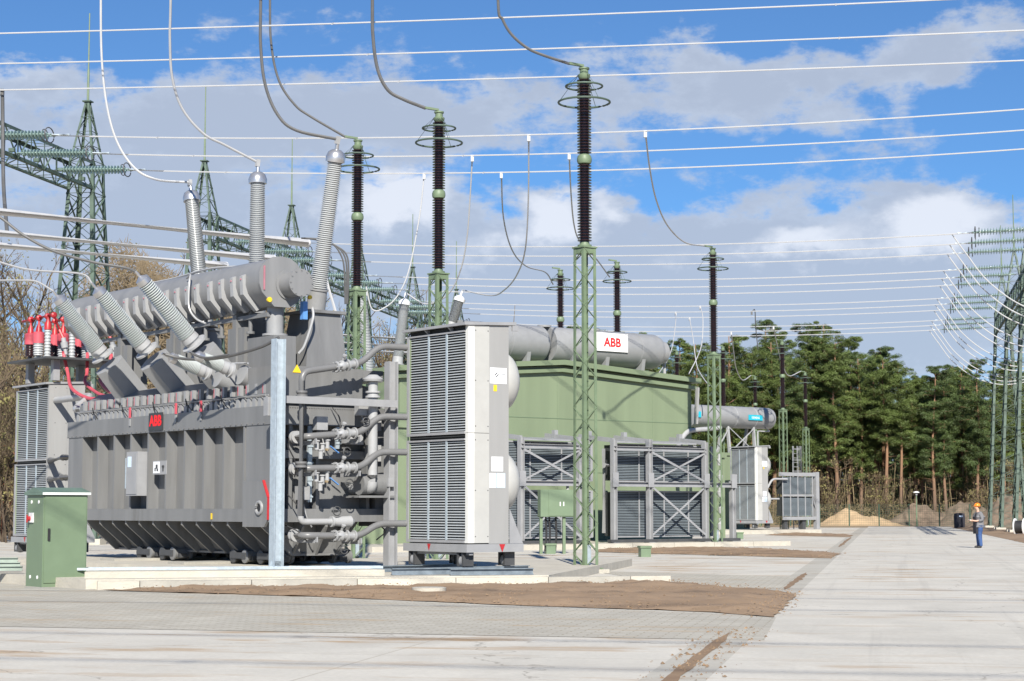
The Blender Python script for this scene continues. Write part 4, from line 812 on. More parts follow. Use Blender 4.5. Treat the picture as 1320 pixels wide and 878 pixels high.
# framed radiators of the second unit
def framed(name, org, ang, posts, x0, x1, label, ztop=4.2, group='framed radiators of the second unit', pads=1, low=.25):
    c = thing(name, label, 'radiator bank', org, ang, group)
    for x, zt in posts: s = MB(); s.ibeam((x,0,.02),(x,0,zt),.22,.2,.02,(1,0,0)); s.box(x-.17,x+.17,-.17,.17,0,.02); s.box(x-.15,x+.15,-.14,-.11,2.3,2.9); s.build('post', 'frame', c, smooth=False)
    pa, pb = posts[0][0], posts[-1][0]
    s = MB(); s.ibeam((pa,-.02,ztop-.30),(pb if posts[-1][1] > 3 else posts[-2][0],-.02,ztop-.30),.2,.18,.02); s.build('cross_beam', 'frame', c, smooth=False); s = MB(); s.ibeam((pa,-.02,2.42),(pb,-.02,2.42),.22,.2,.02); s.build('cross_beam', 'frame', c, smooth=False)
    s = MB(); s.beam((pa-.3,-.05,.08),(pb+.3,-.05,.08),.25,.12); s.build('base_beam', 'dark', c, smooth=False)
    tall = [p for p in posts if p[1] > 3]
    for (a, _), (b, _) in zip(tall, tall[1:]):
        for z0, z1 in ((.3,2.3),(2.55,ztop-.45)):
            if b-a < 2.3: continue
            s = MB(); s.beam((a+.1,-.10,z1),(b-.1,-.10,z0),.09,.03,(0,1,0)); s.beam((a+.1,-.06,z0),(b-.1,-.06,z1),.07,.03,(0,1,0)); s.build('brace', 'frame', c, smooth=False)
    for z0, z1 in ((low,2.12),(2.56,ztop-.12)):
        s = MB(); n = int((z1-z0)/.066)
        for i in range(n): z = z0+.05+i*.066; s.box(x0+.08,x1-.08,.55,.68,z,z+.03)
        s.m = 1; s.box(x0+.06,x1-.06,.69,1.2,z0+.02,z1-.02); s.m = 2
        s.box(x0,x0+.1,.50,.72,z0-.03,z1+.03); s.box(x1-.1,x1,.50,.72,z0-.03,z1+.03); s.box(x0+.1,x1-.1,.51,.71,z1-.02,z1+.04); s.box(x0+.1,x1-.1,.51,.71,z0-.04,z0+.02)
        k = max(2, int((x1-x0)/1.25))
        for j in range(1, k): x = x0+(x1-x0)*j/k; s.box(x-.03,x+.03,.525,.549,z0,z1)
        s.m = 3; s.box(x1+.001,x1+.03,.5,1.15,z0,z1)
        s.build('radiator_panel', ['fin','findk','frame','wallg'], c, smooth=False)
    s = MB()
    for a, _ in tall: s.beam((a,.0,ztop+.02),(a,2.2,ztop+.25),.14,.18); s.box(a-.09,a+.09,1.5,1.7,ztop+.0,ztop+.45)
    s.hexa([(pa+.3,.2,ztop-.06),(tall[-1][0]-.3,.2,ztop-.06),(tall[-1][0]-.3,1.4,ztop+.06),(pa+.3,1.4,ztop+.06)], [(pa+.3,.2,ztop-.0),(tall[-1][0]-.3,.2,ztop-.0),(tall[-1][0]-.3,1.4,ztop+.12),(pa+.3,1.4,ztop+.12)]); s.build('canopy', 'frame', c, smooth=False)
    s = MB(); s.tube(elbow([(pa-.1,.5,3.2),(pa+.5,.5,3.2)], .1), .11, 10); s.tube([(pa+.15,.8,.4),(pa+.15,.8,3.9)], .09, 8); s.build('header_pipe', 'pipelt', c)
    s = MB()
    for k in range(5): s.lathe((pb+.1+.05*(k % 2),.9,.5+.7*k), (0,0,1), [(0,.08),(.25,.12),(.3,.06),(.5,.06)], 10)
    s.build('valve', 'pipelt', c); return c
org = T2.w(-6.55,-4.04,.2)
fr1 = framed('radiator_bank', org, TH, [(0,4.25),(3.03,4.15)], -.75, 4.15, 'left of two framed radiators, partly behind the near cooler and small green box')
fr2 = framed('radiator_bank', org+Vector((math.cos(TH)*4.86, math.sin(TH)*4.86, 0)), TH, [(0,4.25),(1.96,4.3),(5.17,4.25),(6.79,2.6)], .45, 6.1, 'right of two framed radiators, with crossed braces and a short end post')
# foundation strip of the second unit
for i in range(7):
    a = Vector(T2.w(-8.4+i*2.3,-5.0).xy); b = Vector(T2.w(-8.4+i*2.3+2.27,-5.0).xy); n_ = Vector((-math.sin(TH), math.cos(TH)))
    s = MB(); s.hexa([(*a,-.05),(*b,-.05),(*(b+n_*.3),-.05),(*(a+n_*.3),-.05)], [(*a,.2),(*b,.2),(*(b+n_*.3),.2),(*(a+n_*.3),.2)]); single('kerb_stone', s, 'conc', ['leftmost','second','third','fourth','fifth','sixth','rightmost'][i]+' kerb stone in front of the framed radiators', 'kerb stone', 'kerb stones in front of the framed radiators', smooth=False)
s = MB(); p = [T2.w(-14,-4.69), T2.w(7.4,-4.69), T2.w(8.4,10), T2.w(-14,10)]; s.prism([(q.x,q.y,-.05) for q in p], (0,0,.249)); single('foundation', s, 'conc', 'pale concrete foundation under the green house and framed radiators', 'foundation', smooth=False)
s = MB(); p = [T3.w(-12,-4.2), T3.w(8,-4.2), T3.w(8,10), T3.w(-12,10)]; s.prism([(q.x,q.y,-.05) for q in p], (0,0,.30)); single('foundation', s, 'conc', 'pale concrete foundation under the distant transformer near the trees', 'foundation', smooth=False)
# small green box on legs
q = G(697,707,.2); bx = thing('terminal_box', 'small green terminal box on legs before the framed radiators', 'box', (q.x,q.y,.0), R(14))
s = MB(); s.box(0,1.25,0,.42,1.32,2.28); s.build('body', 'cab', bx, smooth=False)
s = MB(); s.box(.30,1.23,-.02,-.002,1.35,2.26); d_ = s.build('door', 'cab', bx, smooth=False)
s = MB(); s.box(.70,.73,-.035,-.021,1.7,1.85); s.box(.83,.86,-.035,-.021,1.7,1.85); s.build('handle', 'white', d_, smooth=False)
for x in (.0, .85): s = MB(); s.box(x,x+.1,.1,.2,.0,1.319); s.build('leg', 'tower', bx, smooth=False)
for x in (.25,.38,.62): s = MB(); s.tube(spline([(x,.25,1.32),(x+.03,.25,.7),(x-.02,.25,.1)], 4), .04, 7); s.build('conduit', 'black', bx)
def gully(px, py, lab):
    q = G(px, py); t = thing('standpipe', lab, 'inspection pipe', q, R(12), 'small green standpipes in the apron'); k = q.y/60
    s = MB(); s.box(-.17,.17,-.17,.17,0,.30); s.build('shaft', 'cab', t, smooth=False); s = MB(); s.box(-.2,.2,-.2,.2,.301,.37); s.build('lid', 'tower', t, smooth=False)
gully(831,718,'small green standpipe in the apron before the framed radiators'); gully(953,695,'small green standpipe in the apron beside the end post'); gully(709,714,'small green standpipe by the green terminal box')
s = MB(); q = G(553,768); s.lathe((q.x,q.y,.06), (0,0,1), [(0,.32),(.09,.32),(.10,.28)], 24); single('manhole_cover', s, 'conc', 'round pale concrete cover in the soil strip', 'manhole cover', base=Vector((q.x,q.y,.06)))
# ------------------------------------------------------------------ third unit
t3 = thing('distant_transformer', 'distant green housed transformer with grey cylinder tank and turquoise sign', 'transformer', (T3.o.x,T3.o.y,0), TH)
s = MB(); s.box(-4,7.6,2.0,8,.25,5.2); s.box(-4.1,7.7,1.9,8.1,5.201,5.4); s.build('housing', 'wallg', t3, smooth=False)
A = T3.l(P(890,534,123.5)); B = T3.l(P(996,538.5,128.2)); 
yc, zc3 = 4.0, 7.95
def t3x(px, y): k=(px-660)/2410; a=math.cos(TH); b_=math.sin(TH); return (k*(T3.o.y+y*a)-(T3.o.x-y*b_))/(a-k*b_)
xa, xb = t3x(888,yc), t3x(995,yc)
s = MB(); L3 = xb-xa; s.lathe((xa,yc,zc3), (1,0,0), [(0,.5),(.05,.76),(L3-.35,.76),(L3-.2,.72),(L3,.35),(L3+.01,.1)], 32); s.build('conservator', 'turret', t3)
s = MB()
for f in (.25,.5,.74): band_x = xa+L3*f; s.lathe((band_x,yc,zc3), (1,0,0), [(0,.76),(0,.775),(.06,.775),(.06,.76)], 32)
s.build('band', 'pipelt', t3)
x0, x1 = t3x(956,yc), t3x(974,yc)
s = MB(); s.box(x0,x1,yc-.80,yc-.775,7.75,8.12); sg = s.build('sign_plate', 'cyan', t3, smooth=False)
s = MB(); text(s, 'SIEMENS', ((x0+x1)/2,yc-.801,7.93), (1,0,0), (0,0,1), .15, .01); s.build('lettering', 'white', sg, smooth=False)
xs = t3x(891,yc); s = MB(); s.box(xs,xs+.25,yc-.81,yc-.78,7.8,8.2); s.build('sign_plate', 'cyan', t3, smooth=False)
for px in (935, 968):
    x = t3x(px,yc); s = MB(); s.beam((x,yc-.5,5.4),(x,yc-.3,7.3),.2,.14); s.beam((x,yc+.7,5.4),(x,yc+.3,7.3),.2,.14); s.build('strut', 'pipelt', t3, smooth=False)
x0, x1 = t3x(936,yc), t3x(968,yc); s = MB(); s.beam((x0,yc-.5,5.5),(x1,yc-.4,7.2),.09,.05); s.beam((x0,yc-.4,7.2),(x1,yc-.5,5.5),.07,.05); s.beam((x1-3.8,yc-.5,5.5),(x0,yc-.4,7.2),.09,.05); s.build('brace', 'pipelt', t3, smooth=False)
s = MB(); x = t3x(962,yc); s.tube(elbow([(x+1.6,yc-.3,7.3),(x+1.6,yc-.8,7.0),(x+.4,yc-.8,7.0),(x+.4,yc-.8,5.5)], .15), .05, 8); s.build('pipe', 'pipelt', t3)
# dark radiators at its right side
w = P(1010,672,123); o = thing('radiator_bank', 'dark blue grey radiator in a light frame before the pines', 'radiator bank', (w.x,w.y,.25), TH)
s = MB()
for z0, z1 in ((.9,2.15),(2.32,3.45)):
    n = int((z1-z0)/.075)
    for i in range(n): s.box(0,2.75,0,.12,z0+i*.075,z0+i*.075+.04)
    s.m = 1; s.box(.01,2.74,.13,.6,z0,z1); s.m = 0
s.build('radiator_panel', ['fin','findk'], o, smooth=False)
s = MB()
for x in (-.05,.68,1.38,2.08,2.78): s.box(x-.04,x+.04,-.02,-.002,.85,3.5)
s.box(-.4,3.4,-.05,.0,3.51,3.75); s.box(-.1,3.3,-.05,0,.62,.84); s.box(-.1,2.9,-.021,-.003,2.17,2.30); s.build('frame', 'frame', o, smooth=False)
s = MB(); s.box(3.05,3.35,-.1,.2,.0,3.8); s.beam((2.85,.0,2.0),(3.1,.0,1.3),.06); s.build('post', 'frame', o, smooth=False)
s = MB(); s.box(.2,.5,.1,.4,0,.61); s.box(1.9,2.2,.1,.4,0,.61); s.build('foot', 'dark', o, smooth=False)
s = MB(); s.tube(elbow([(-1.9,-.2,.8),(-1.9,-.2,2.4),(-1.2,-.2,3.3),(.2,-.2,3.3)], .3), .07, 8); s.tube(elbow([(-1.8,-.2,.8),(-1.5,-.2,2.0),(-.6,-.2,2.0)], .25), .06, 8); s.build('pipe', 'pipelt', o)
w = P(1026,640,127); o = thing('caged_ladder', 'light caged ladder on the distant green housing', 'ladder', (w.x,w.y,.25), TH)
s = MB()
for x in (-.25,.25): s.beam((x,0,0),(x,0,5.6),.05)
for i in range(18): s.beam((-.25,0,.3+i*.3),(.25,0,.3+i*.3),.03)
s.build('ladder', 'pipelt', o, smooth=False)
s = MB()
for i in range(5): z = 2.4+i*.75; s.tube([(.36*math.cos(a), -.36*math.sin(a)-.05, z) for a in [math.pi*k/10 for k in range(11)]], .02, 5)
for k in (1,3,5,7,9): a = math.pi*k/10; s.tube([(.36*math.cos(a),-.36*math.sin(a)-.05,2.4),(.36*math.cos(a),-.36*math.sin(a)-.05,5.6)], .02, 5)
s.build('safety_cage', 'pipelt', o)
# low stuff to the left of the cabinet
for k, (py, Y) in enumerate(((733,40.3),(728,41.2),(722,41.8))):
    a = P(-60, py, Y); b = P(29-k*3, py+.5, Y+.2); s = MB(); s.ibeam((a.x,a.y,a.z),(b.x,b.y,a.z),.10,.10,.014); single('steel_beam', s, 'towerlt', ['front pale green steel beam lying left of the green cabinet','second pale green steel beam lying left of the green cabinet','rearmost pale green steel beam lying left of the green cabinet'][k], 'beam', 'pale green beams left of the cabinet', smooth=False)
s = MB(); a = gp(-200,737); b = gp(34,733); n_ = Vector((0,1)); s.hexa([(*a,-.05),(*b,-.05),(*(b+n_*8),-.05),(*(a+n_*8),-.05)], [(*a,.1),(*b,.1),(*(b+n_*8),.1),(*(a+n_*8),.1)]); single('foundation', s, 'conc', 'low concrete slab left of the green cabinet', 'foundation', smooth=False)
# ------------------------------------------------------------------ gantry rows, strings and conductors
GO = Vector((-19.9, 86.0)); SP = 46.0
def GR(t, s, z=0.): q = GO+rd*t+rp*s; return Vector((q.x, q.y, z))
GA = -R(11.35)
def make_mast():
    c = thing('gantry_mast', '', 'lattice mast', (0,0,0), GA, 'lattice masts of the busbar gantries')
    def sq(w, z): return [(-w,-w,z),(w,-w,z),(w,w,z),(-w,w,z)]
    s = MB(); lattice(s, sq(1.5,.2), sq(.66,16.2), 13, .18, .085, .016, horiz=True, xx=True); lattice(s, sq(.66,16.2), sq(.62,17.7), 1, .15, .08, .016, horiz=True, xx=True); s.build('shaft', 'gantry', c, smooth=False)
    s = MB(); lattice(s, sq(.60,17.7), sq(.10,20.6), 4, .10, .055, .014, horiz=True, xx=False); s.box(-.2,.2,-.2,.2,20.6,20.66); s.build('peak', 'gantry', c, smooth=False)
    s = MB(); s.lathe((0,0,20.66), (0,0,1), [(0,.06),(1.5,.055),(1.51,.04),(4.2,.03)], 8); s.build('lightning_rod', 'tower', c)
    for x in (-1.5,1.5):
        for y in (-1.5,1.5): s = MB(); s.box(x-.35,x+.35,y-.35,y+.35,-.05,.25); s.build('footing', 'conc', c, smooth=False)
    return c
mast0 = make_mast(); n = 0
OM = ['nearest','second','third','fourth','fifth','sixth']
for row in (0, 1):
    for i in range(6):
        if row == 1 and i < 3: continue
        m_ = mast0 if n == 0 else dup(mast0); n += 1
        m_.location = GR(15.3*i, SP*row)
        m_['label'] = (OM[i]+' lattice mast with lightning rod of the left gantry row, from the left') if row == 0 else ['right gantry mast just outside the walking man','farther right gantry mast standing beyond the first','farthest right gantry mast near the pines'][i-3]
def make_beam():
    s = MB(); q = [(-.62,-.65),(.62,-.65),(.62,.65),(-.62,.65)]; L_ = 15.3-1.32
    lattice(s, [(x,.66,17.0+z) for x,z in q], [(x,.66+L_,17.0+z) for x,z in q], 11, .14, .07, .016, horiz=True, xx=False)
    for k in range(6): s.box(.5,.75,.66+L_*(k+.5)/6-.08,.66+L_*(k+.5)/6+.08,16.55,16.7)
    return s
bm = make_beam(); first = None
BL = {(-1,0):'lattice gantry beam entering from the left edge of the picture',(1,0):'gantry beam behind the upright grey bushing',(2,0):'gantry beam behind the leaning right hand grey bushing',(3,0):'gantry beam behind the leftmost arrester column',(4,0):'far gantry beam just left of the near cooler roof',(1,1):'right gantry beam nearest to the camera',(2,1):'second beam of the right gantry row',(3,1):'third beam of the right gantry row',(4,1):'farthest beam of the right gantry row'}
for (i, row), lab in BL.items():
    if first is None: o = bm.build('gantry_beam', 'gantry', smooth=False); first = o
    else: o = first.copy(); COL.objects.link(o)
    o.location = GR(15.3*i, SP*row, -.5*row); o.rotation_euler = (0,0,GA); tag(o, lab, 'gantry beam', 'lattice beams of the busbar gantries')
def make_string():
    c = thing('insulator_string', '', 'insulator string', (0,0,0), 0, 'glass insulator strings of the gantries')
    for dy in (-.2, .2):
        s = MB(); pr = [(0,.03),(.25,.03)]
        for k in range(19): z = .3+k*.148; pr += [(z,.035),(z+.03,.05),(z+.05,.155),(z+.075,.15),(z+.085,.04)]
        s.lathe((0,dy,0), (1,0,-.03), pr+[(3.2,.03),(3.4,.03)], 12); s.build('disc_string', 'glass', c)
    s = MB(); s.tube([(3.22,.42*math.cos(a),.30*math.sin(a)-.1) for a in [2*math.pi*k/20 for k in range(20)]], .025, 6, closed=True); s.tube([(3.02,.30*math.cos(a),.24*math.sin(a)-.1) for a in [2*math.pi*k/20 for k in range(20)]], .02, 6, closed=True); s.build('arcing_ring', 'cable', c)
    s = MB(); s.prism([(3.3,-.24,-.12),(3.3,.24,-.12),(3.65,.05,-.12),(3.65,-.05,-.12)], (0,0,.03)); s.tube([(3.6,0,-.11),(4.1,0,-.12)], .05, 8); s.build('yoke', 'galv', c, smooth=False); s = MB(); s.tube([(-1.2,0,.03),(.05,0,0)], .03, 6); s.build('link_rod', 'galv', c); return c
st0 = make_string(); n = 0
ORD = {0:'far',1:'middle',2:'near'}
TW = {k: [15.3*k-4.2-3.9*j for j in range(3)] for k in range(-6, 6)}     # three phases per bay
GN = {0:'beam entering from the left edge',2:'beam behind the upright grey bushing',3:'beam behind the leaning right hand grey bushing',4:'beam behind the leftmost arrester column',5:'far beam left of the cooler roof'}
WN = {-1:'top three crossing the whole sky',0:'second three crossing behind the tallest arrester column',2:'third three, ending at the nearest right strings',3:'fourth three from the top',4:'fifth three from the top',5:'lowest three just over the pines'}
ZS = 16.6
def wire_pts(t, sag=.45, k=16): 
    return [GR(t, 4.1+(SP-9.2)*i/k, ZS-.13-sag*4*(i/k)*(1-i/k)-.55*i/k) for i in range(k+1)]
def wz(t, s): u = (s-4.1)/(SP-9.2); return ZS-.13-.45*4*u*(1-u)-.55*u
def add_wire(t, lab, grp, ext=False, k=9):
    pts = wire_pts(t)
    if k == 0: pts = [GR(t, 4.1+46*i/32, wz(t, 4.1+46*i/32)) for i in range(33)]
    if ext: pts = [GR(t, -6+60*i/16, 16.97-1.03*i/16-.3*4*(i/16)*(1-i/16)) for i in range(17)]
    s = MB()
    for o in (-.06, .06): s.tube([p+Vector((rd.x*o, rd.y*o, o*.40)) for p in pts], .016, 6)
    for k in (3, 7, 11): q = pts[k]; s.beam(q-Vector((rd.x*.12,rd.y*.12,.04)), q+Vector((rd.x*.12,rd.y*.12,.04)), .05)
    single('overhead_conductor', s, 'wire', lab, 'conductor', grp)
for k, ts in TW.items():
    for j, t in enumerate(ts):
        if k in (1, -3): 
            continue
        vis = k in WN
        lab = (('lowest','middle','highest')[j]+' bright twin conductor of the '+WN[k]) if vis else ('first','second','third')[j]+' twin conductor '+{-2:'high above the near transformer',-4:'high above the front paving',-5:'overhead just behind the photographer',-6:'overhead well behind the photographer'}[k]
        add_wire(t, lab, 'twin conductors spanning the yard', ext=k < 0, k=k)
        if k < 0: continue
        for row in (0, 1):
            if row == 1 and k == 0: continue
            o = st0 if n == 0 else dup(st0); n += 1
            o.location = GR(t, .6 if row == 0 else SP-1.6, ZS if row == 0 else ZS-.55); o.rotation_euler = (0, 0, GA if row == 0 else GA+math.pi)
            o['label'] = ORD[j]+' teal glass insulator string on the '+(GN[k] if row == 0 else {2:'nearest',3:'second',4:'third',5:'farthest'}[k]+' beam of the right gantry')
            if row == 1:
                s = MB(); a = GR(t, SP-6.0, ZS-.55-.16); s.tube(spline([a, GR(t, SP-5.3, ZS-.55-1.2), GR(t, SP-4.2, ZS-.55-2.7), GR(t, SP-2.5, ZS-.55-4.0), GR(t, SP-.4, ZS-.55-4.6), GR(t, SP+2.2, ZS-.55-4.3)], 6), .036, 6)
                single('jumper_loop', s, 'wire', ORD[j]+' white jumper loop hanging from the '+{2:'nearest',3:'second',4:'third',5:'farthest'}[k]+' beam of the right gantry', 'jumper cable', 'white jumper loops at the right gantry')
# droppers from the conductors
def on_wire(t, px):
    k = (px-660)/2410; a = GR(t, 0); s = (k*a.y-a.x)/(rp.x-k*rp.y); return GR(t, s, wz(t, s)-.05)
def dropper(lab, pts, m='wire', r=.030, clamp=True):
    s = MB(); s.tube(spline(pts, 6), r, 7)
    if clamp: s.box(pts[0].x-.06, pts[0].x+.06, pts[0].y-.06, pts[0].y+.06, pts[0].z-.2, pts[0].z+.06)
    single('dropper_cable', s, m, lab, 'dropper cable', 'cables dropping from the overhead conductors')
def drop2(t, pxs, end, lab, m='wire', r=.030):
    a = on_wire(t, pxs[0][0]); n_ = len(pxs); pts = [a]+[P(x, y, a.y+(end.y-a.y)*i/n_) for i, (x, y) in enumerate(pxs[1:], 1)]+[end]; dropper(lab, pts, m, r)
t0 = TW[0]
drop2(t0[0], [(545,222),(541,277),(528,345),(514,379),(497,396),(480,399)], b2[0]+Vector((.25,0,-.1)), 'white cable dropping in a long curve to the grey bushing behind the leftmost arrester')
drop2(t0[1], [(608,201),(606,253),(602,306),(594,347),(578,379),(550,392)], b2[1], 'white cable dropping behind the second arrester tower')
drop2(t0[2], [(682,178),(681,257),(677,322),(666,355),(650,374),(633,381)], b2[2], 'white cable dropping in a deep loop to the short grey bushing above the cooler')
drop2(t0[0], [(646,222),(649,281),(660,322),(678,343),(703,351)], head(5), 'white cable dropping to the arrester above the left part of the round tank', 'wire', .032)
drop2(t0[1], [(735,199),(736,249),(740,290),(748,312),(768,333)], head(4), 'white cable dropping behind the tallest arrester column', 'wire', .032)
drop2(t0[2], [(835,173),(838,220),(846,258),(860,290),(882,312)], head(3), 'pale cable dropping to the arrester behind the right framed radiators', 'wire', .032)
t5 = TW[5]
drop2(t5[2], [(1000,425),(1002,445),(1006,462),(1016,484)], head(9), 'thin cable dropping to the farthest right arrester before the pines', 'wire', .04)
drop2(t5[1], [(945,433),(946,455),(949,475),(957,490)], head(10), 'thin cable dropping to the arrester above the distant tank', 'wire', .04)
t4 = TW[4]
drop2(t4[2], [(905,385),(906,410),(905,440),(900,458)], P(888,482,122), 'thin white cable curving down behind the right end of the green roof', 'wire', .035)
drop2(t4[1], [(873,384),(871,415),(867,445),(860,465)], P(850,480,118), 'thin white cable ending at the roof beside the round tank', 'wire', .035)
drop2(t4[0], [(891,405),(893,434),(898,470),(905,485)], P(914,497,124), 'thin white cable crossing behind the lattice tower by the right radiators', 'wire', .035)
drop2(t4[1], [(972,383),(973,400),(974,420)], P(977,450,135), 'short thin cable hanging before the pine tops', 'cable', .035)
def top_drop(pxs, Y, end, lab, r=.038, m='cable'):
    pts = [P(*pxs[0], Y)+Vector((0,0,4.2 if pxs[0][0] < 600 else 3.4))]+[P(x, y, Y) for x, y in pxs]+[end]; dropper(lab, pts, m, r, False)
w = [T1.w(*p) for p in hvt]
top_drop([(130,0),(133,100),(146,170),(170,213),(200,231)], w[2].y, w[2], 'bright cable hanging to the leftmost upright grey bushing', .032, 'wire')
top_drop([(220,0),(219,50),(222,100),(235,140),(262,172),(290,187)], w[1].y, w[1], 'grey cable hanging to the middle upright grey bushing', .034, 'frame')
top_drop([(336,0),(336,60),(342,110),(358,148),(382,168)], w[0].y, w[0], 'dark cable hanging to the leaning right hand grey bushing', .038)
top_drop([(348,0),(350,60),(360,105),(380,135),(400,150)], 56.4, head(2), 'dark cable hanging to the leftmost arrester column', .038)
top_drop([(480,0),(481,50),(487,90),(500,116),(520,128)], 52.3, head(1), 'dark cable hanging to the arrester column behind the near cooler', .05)
top_drop([(642,0),(648,25),(660,45),(680,62),(700,71)], 47, head(0), 'dark cable hanging to the tallest looking arrester column', .038)
q = on_wire(TW[-1][0], 3); dropper('grey cable hanging straight down at the left edge', [P(3,117,66), P(3.5,170,66), P(4.5,240,65), P(9,300,63)], 'cable', .07)
# rod-shaped busbars behind the transformer and their loops
def busbar(p0, p1, r, lab, supports):
    s = MB(); s.tube([p0, p1], r, 14); s.lathe(p1, p1-p0, [(0,r),(.06,r*.95),(.12,r*.6)], 14)
    single('tubular_busbar', s, 'alu', lab, 'busbar', 'aluminium tube busbars')
for (y0, x1, y1, Y, lab, sp) in ((273,392,306,55.4,'upper thick aluminium tube behind the grey bushings',(.9,)),(301,348,327.5,59.6,'middle thick aluminium tube behind the grey bushings',(.02,.93)),(317,286,338,62.4,'lower thick aluminium tube behind the grey bushings',(.02,.5))):
    a = P(-60, y0-6, Y); k = (x1-660)/2410; d = Vector((math.cos(TH), math.sin(TH))); s_ = (k*a.y-a.x)/(d.x-k*d.y); b = a+Vector((d.x*s_, d.y*s_, 0)); busbar(a, b, .15, lab, sp)
for i, (y0, y1, Y) in enumerate(((431,437,86),(441,446,88),(450,455,90))):
    a = P(385, y0-2, Y); b = P(560, y1+1, Y+4); b.z = a.z; busbar(a, b, .12, ['upper','middle','lower'][i]+' short aluminium tube seen right of the big grey turret', ())
for i, (px, Y) in enumerate(((331,57.7),(247,63.4),(415,88),(540,92))):
    a = P(px, 600, Y); s = MB(); s.lathe((0,0,-.05), (0,0,1), [(0,.15),(7.2,.13)], 10); z0 = 10.4 if i < 2 else 9.9; s.lathe((0,0,7.1), (0,0,1), sheds(z0-7.3,30,.15,.14,.7), 12); po = single('post_insulator', s, 'porc', ['busbar post hidden behind the conservator, right one','busbar post hidden behind the conservator, left one','busbar post behind the big grey turret','busbar post behind the near cooler edge'][i], 'post insulator', 'posts under the tube busbars', base=Vector((0,0,-.05))); po.location = (a.x, a.y, -.05)
for i, (pts, e) in enumerate((([(-40,255),(0,280),(30,303),(70,324),(120,338)], T1.w(*lvt[0])), ([(-40,325),(0,338),(40,348)], T1.w(*lvt[1])), ([(-40,362),(0,361.5),(25,361.5)], T1.w(*lvt[2])))):
    Y0 = e.y+1; ps = [P(x, y, e.y+.4*(len(pts)-j)/len(pts)) for j, (x, y) in enumerate(pts)]
    s = MB(); last = P([160,104,47][i], [345,353,363][i], e.y+.1); s.tube(spline(ps+[last, e], 7), .034 if i == 0 else .026, 7); single('connecting_cable', s, 'cable' if i == 0 else 'frame', ['dark thick cable ending at the right one of the three tilted bushings','grey cable ending at the middle one of the three tilted bushings','grey cable ending at the left one of the three tilted bushings'][i], 'cable', 'cables from the left edge to the tilted bushings')
s = MB()
for o in (0, 5, 9): s.tube(spline([P(392-o*.4,307,56), P(408+o*.5,309,56), P(428+o,314+o*.6,56), P(440+o*.8,330,56), P(444+o*.6,350,56), P(445+o*.3,392,56)], 6), .03, 6)
single('cable_loop', s, 'cable', 'dark looped cables bending down from the upper aluminium tube', 'cable')
s = MB(); s.tube(spline([P(417,330,62), P(422,365,62), P(432,400,62), P(439,430,62), P(437,490,62)], 6), .05, 6); single('hanging_cable', s, 'wire', 'pale cable hanging right of the big grey turret', 'cable')
# ------------------------------------------------------------------ trees
def rnd(a, b): return random.uniform(a, b)
def leafquad(s, p, n, l, w):
    n = n.normalized(); x, y = frame_of(n); a = rnd(0, 6.28); u = (x*math.cos(a)+y*math.sin(a))*l*.5; v = n.cross(u.normalized())*w*.5
    s.add([p-u-v*.4, p-u*.2-v, p+u, p-u*.2+v], [(0,1,2,3)])
def make_pine(seed, H, h0, rmax, nm, dense=190, stubs=True):
    random.seed(seed); c = thing('pine_tree', '', 'pine tree'); lean = Vector((rnd(-.6,.6), rnd(-.4,.4)))
    def axis(z): f = z/H; return Vector((lean.x*f*f+.12*math.sin(z*.5+seed), lean.y*f*f+.1*math.cos(z*.4+seed), z))
    s = MB(); zs = [H*i/12 for i in range(13)]; s.tube([axis(z-.1 if z == 0 else z) for z in zs], [.20*(1-.9*z/H)+.02 for z in zs], 8)
    tr = s.build('trunk', 'pinebark', c); br = MB(); lf = MB(); dead = MB()
    if stubs:
        for k in range(9): z = rnd(.2, h0/H)*H; a = rnd(0, 6.28); p = axis(z); L_ = rnd(.5,1.8); br.tube([p, p+Vector((math.cos(a)*L_, math.sin(a)*L_, rnd(-.1,.6)))], [.04,.012], 4)
    z = h0
    while z < H-.2:
        f = (z-h0)/(H-h0); r = rmax*(.5+1.0*f if f < .4 else (.9-.25*(f-.4)-.95*max(0,f-.6)))*rnd(.6,1.2)
        for k in range(random.randint(3,5)):
            if random.random() < .12: continue
            a = rnd(0, 6.28); L_ = max(.35, r*rnd(.55,1.15)); p = axis(z); e = p+Vector((math.cos(a)*L_, math.sin(a)*L_, L_*rnd(.05,.4)))
            br.tube([p, p.lerp(e,.5)+Vector((0,0,.1*L_)), e], [.05,.03,.012], 4)
            for q in range(max(2, int(L_/.62))):
                cc = p.lerp(e, 1-.32*q*rnd(.8,1.2))+Vector((rnd(-.25,.25),rnd(-.25,.25),rnd(0,.3))); rad = rnd(.42,.74)*(1 if f < .85 else .7)
                for _ in range(dense):
                    d = Vector((random.gauss(0,1),random.gauss(0,1),random.gauss(0,.7)+.15)); d = d.normalized()*rad*random.random()**.45; d.z *= .62
                    leafquad(lf, cc+d, d+Vector((rnd(-.6,.6),rnd(-.6,.6),rnd(.1,1.1))), rnd(.20,.42), rnd(.022,.05))
        z += rnd(.36,.62)
    br.build('branch', 'pinebark', tr); lf.build('crown', nm, c, smooth=False); return c
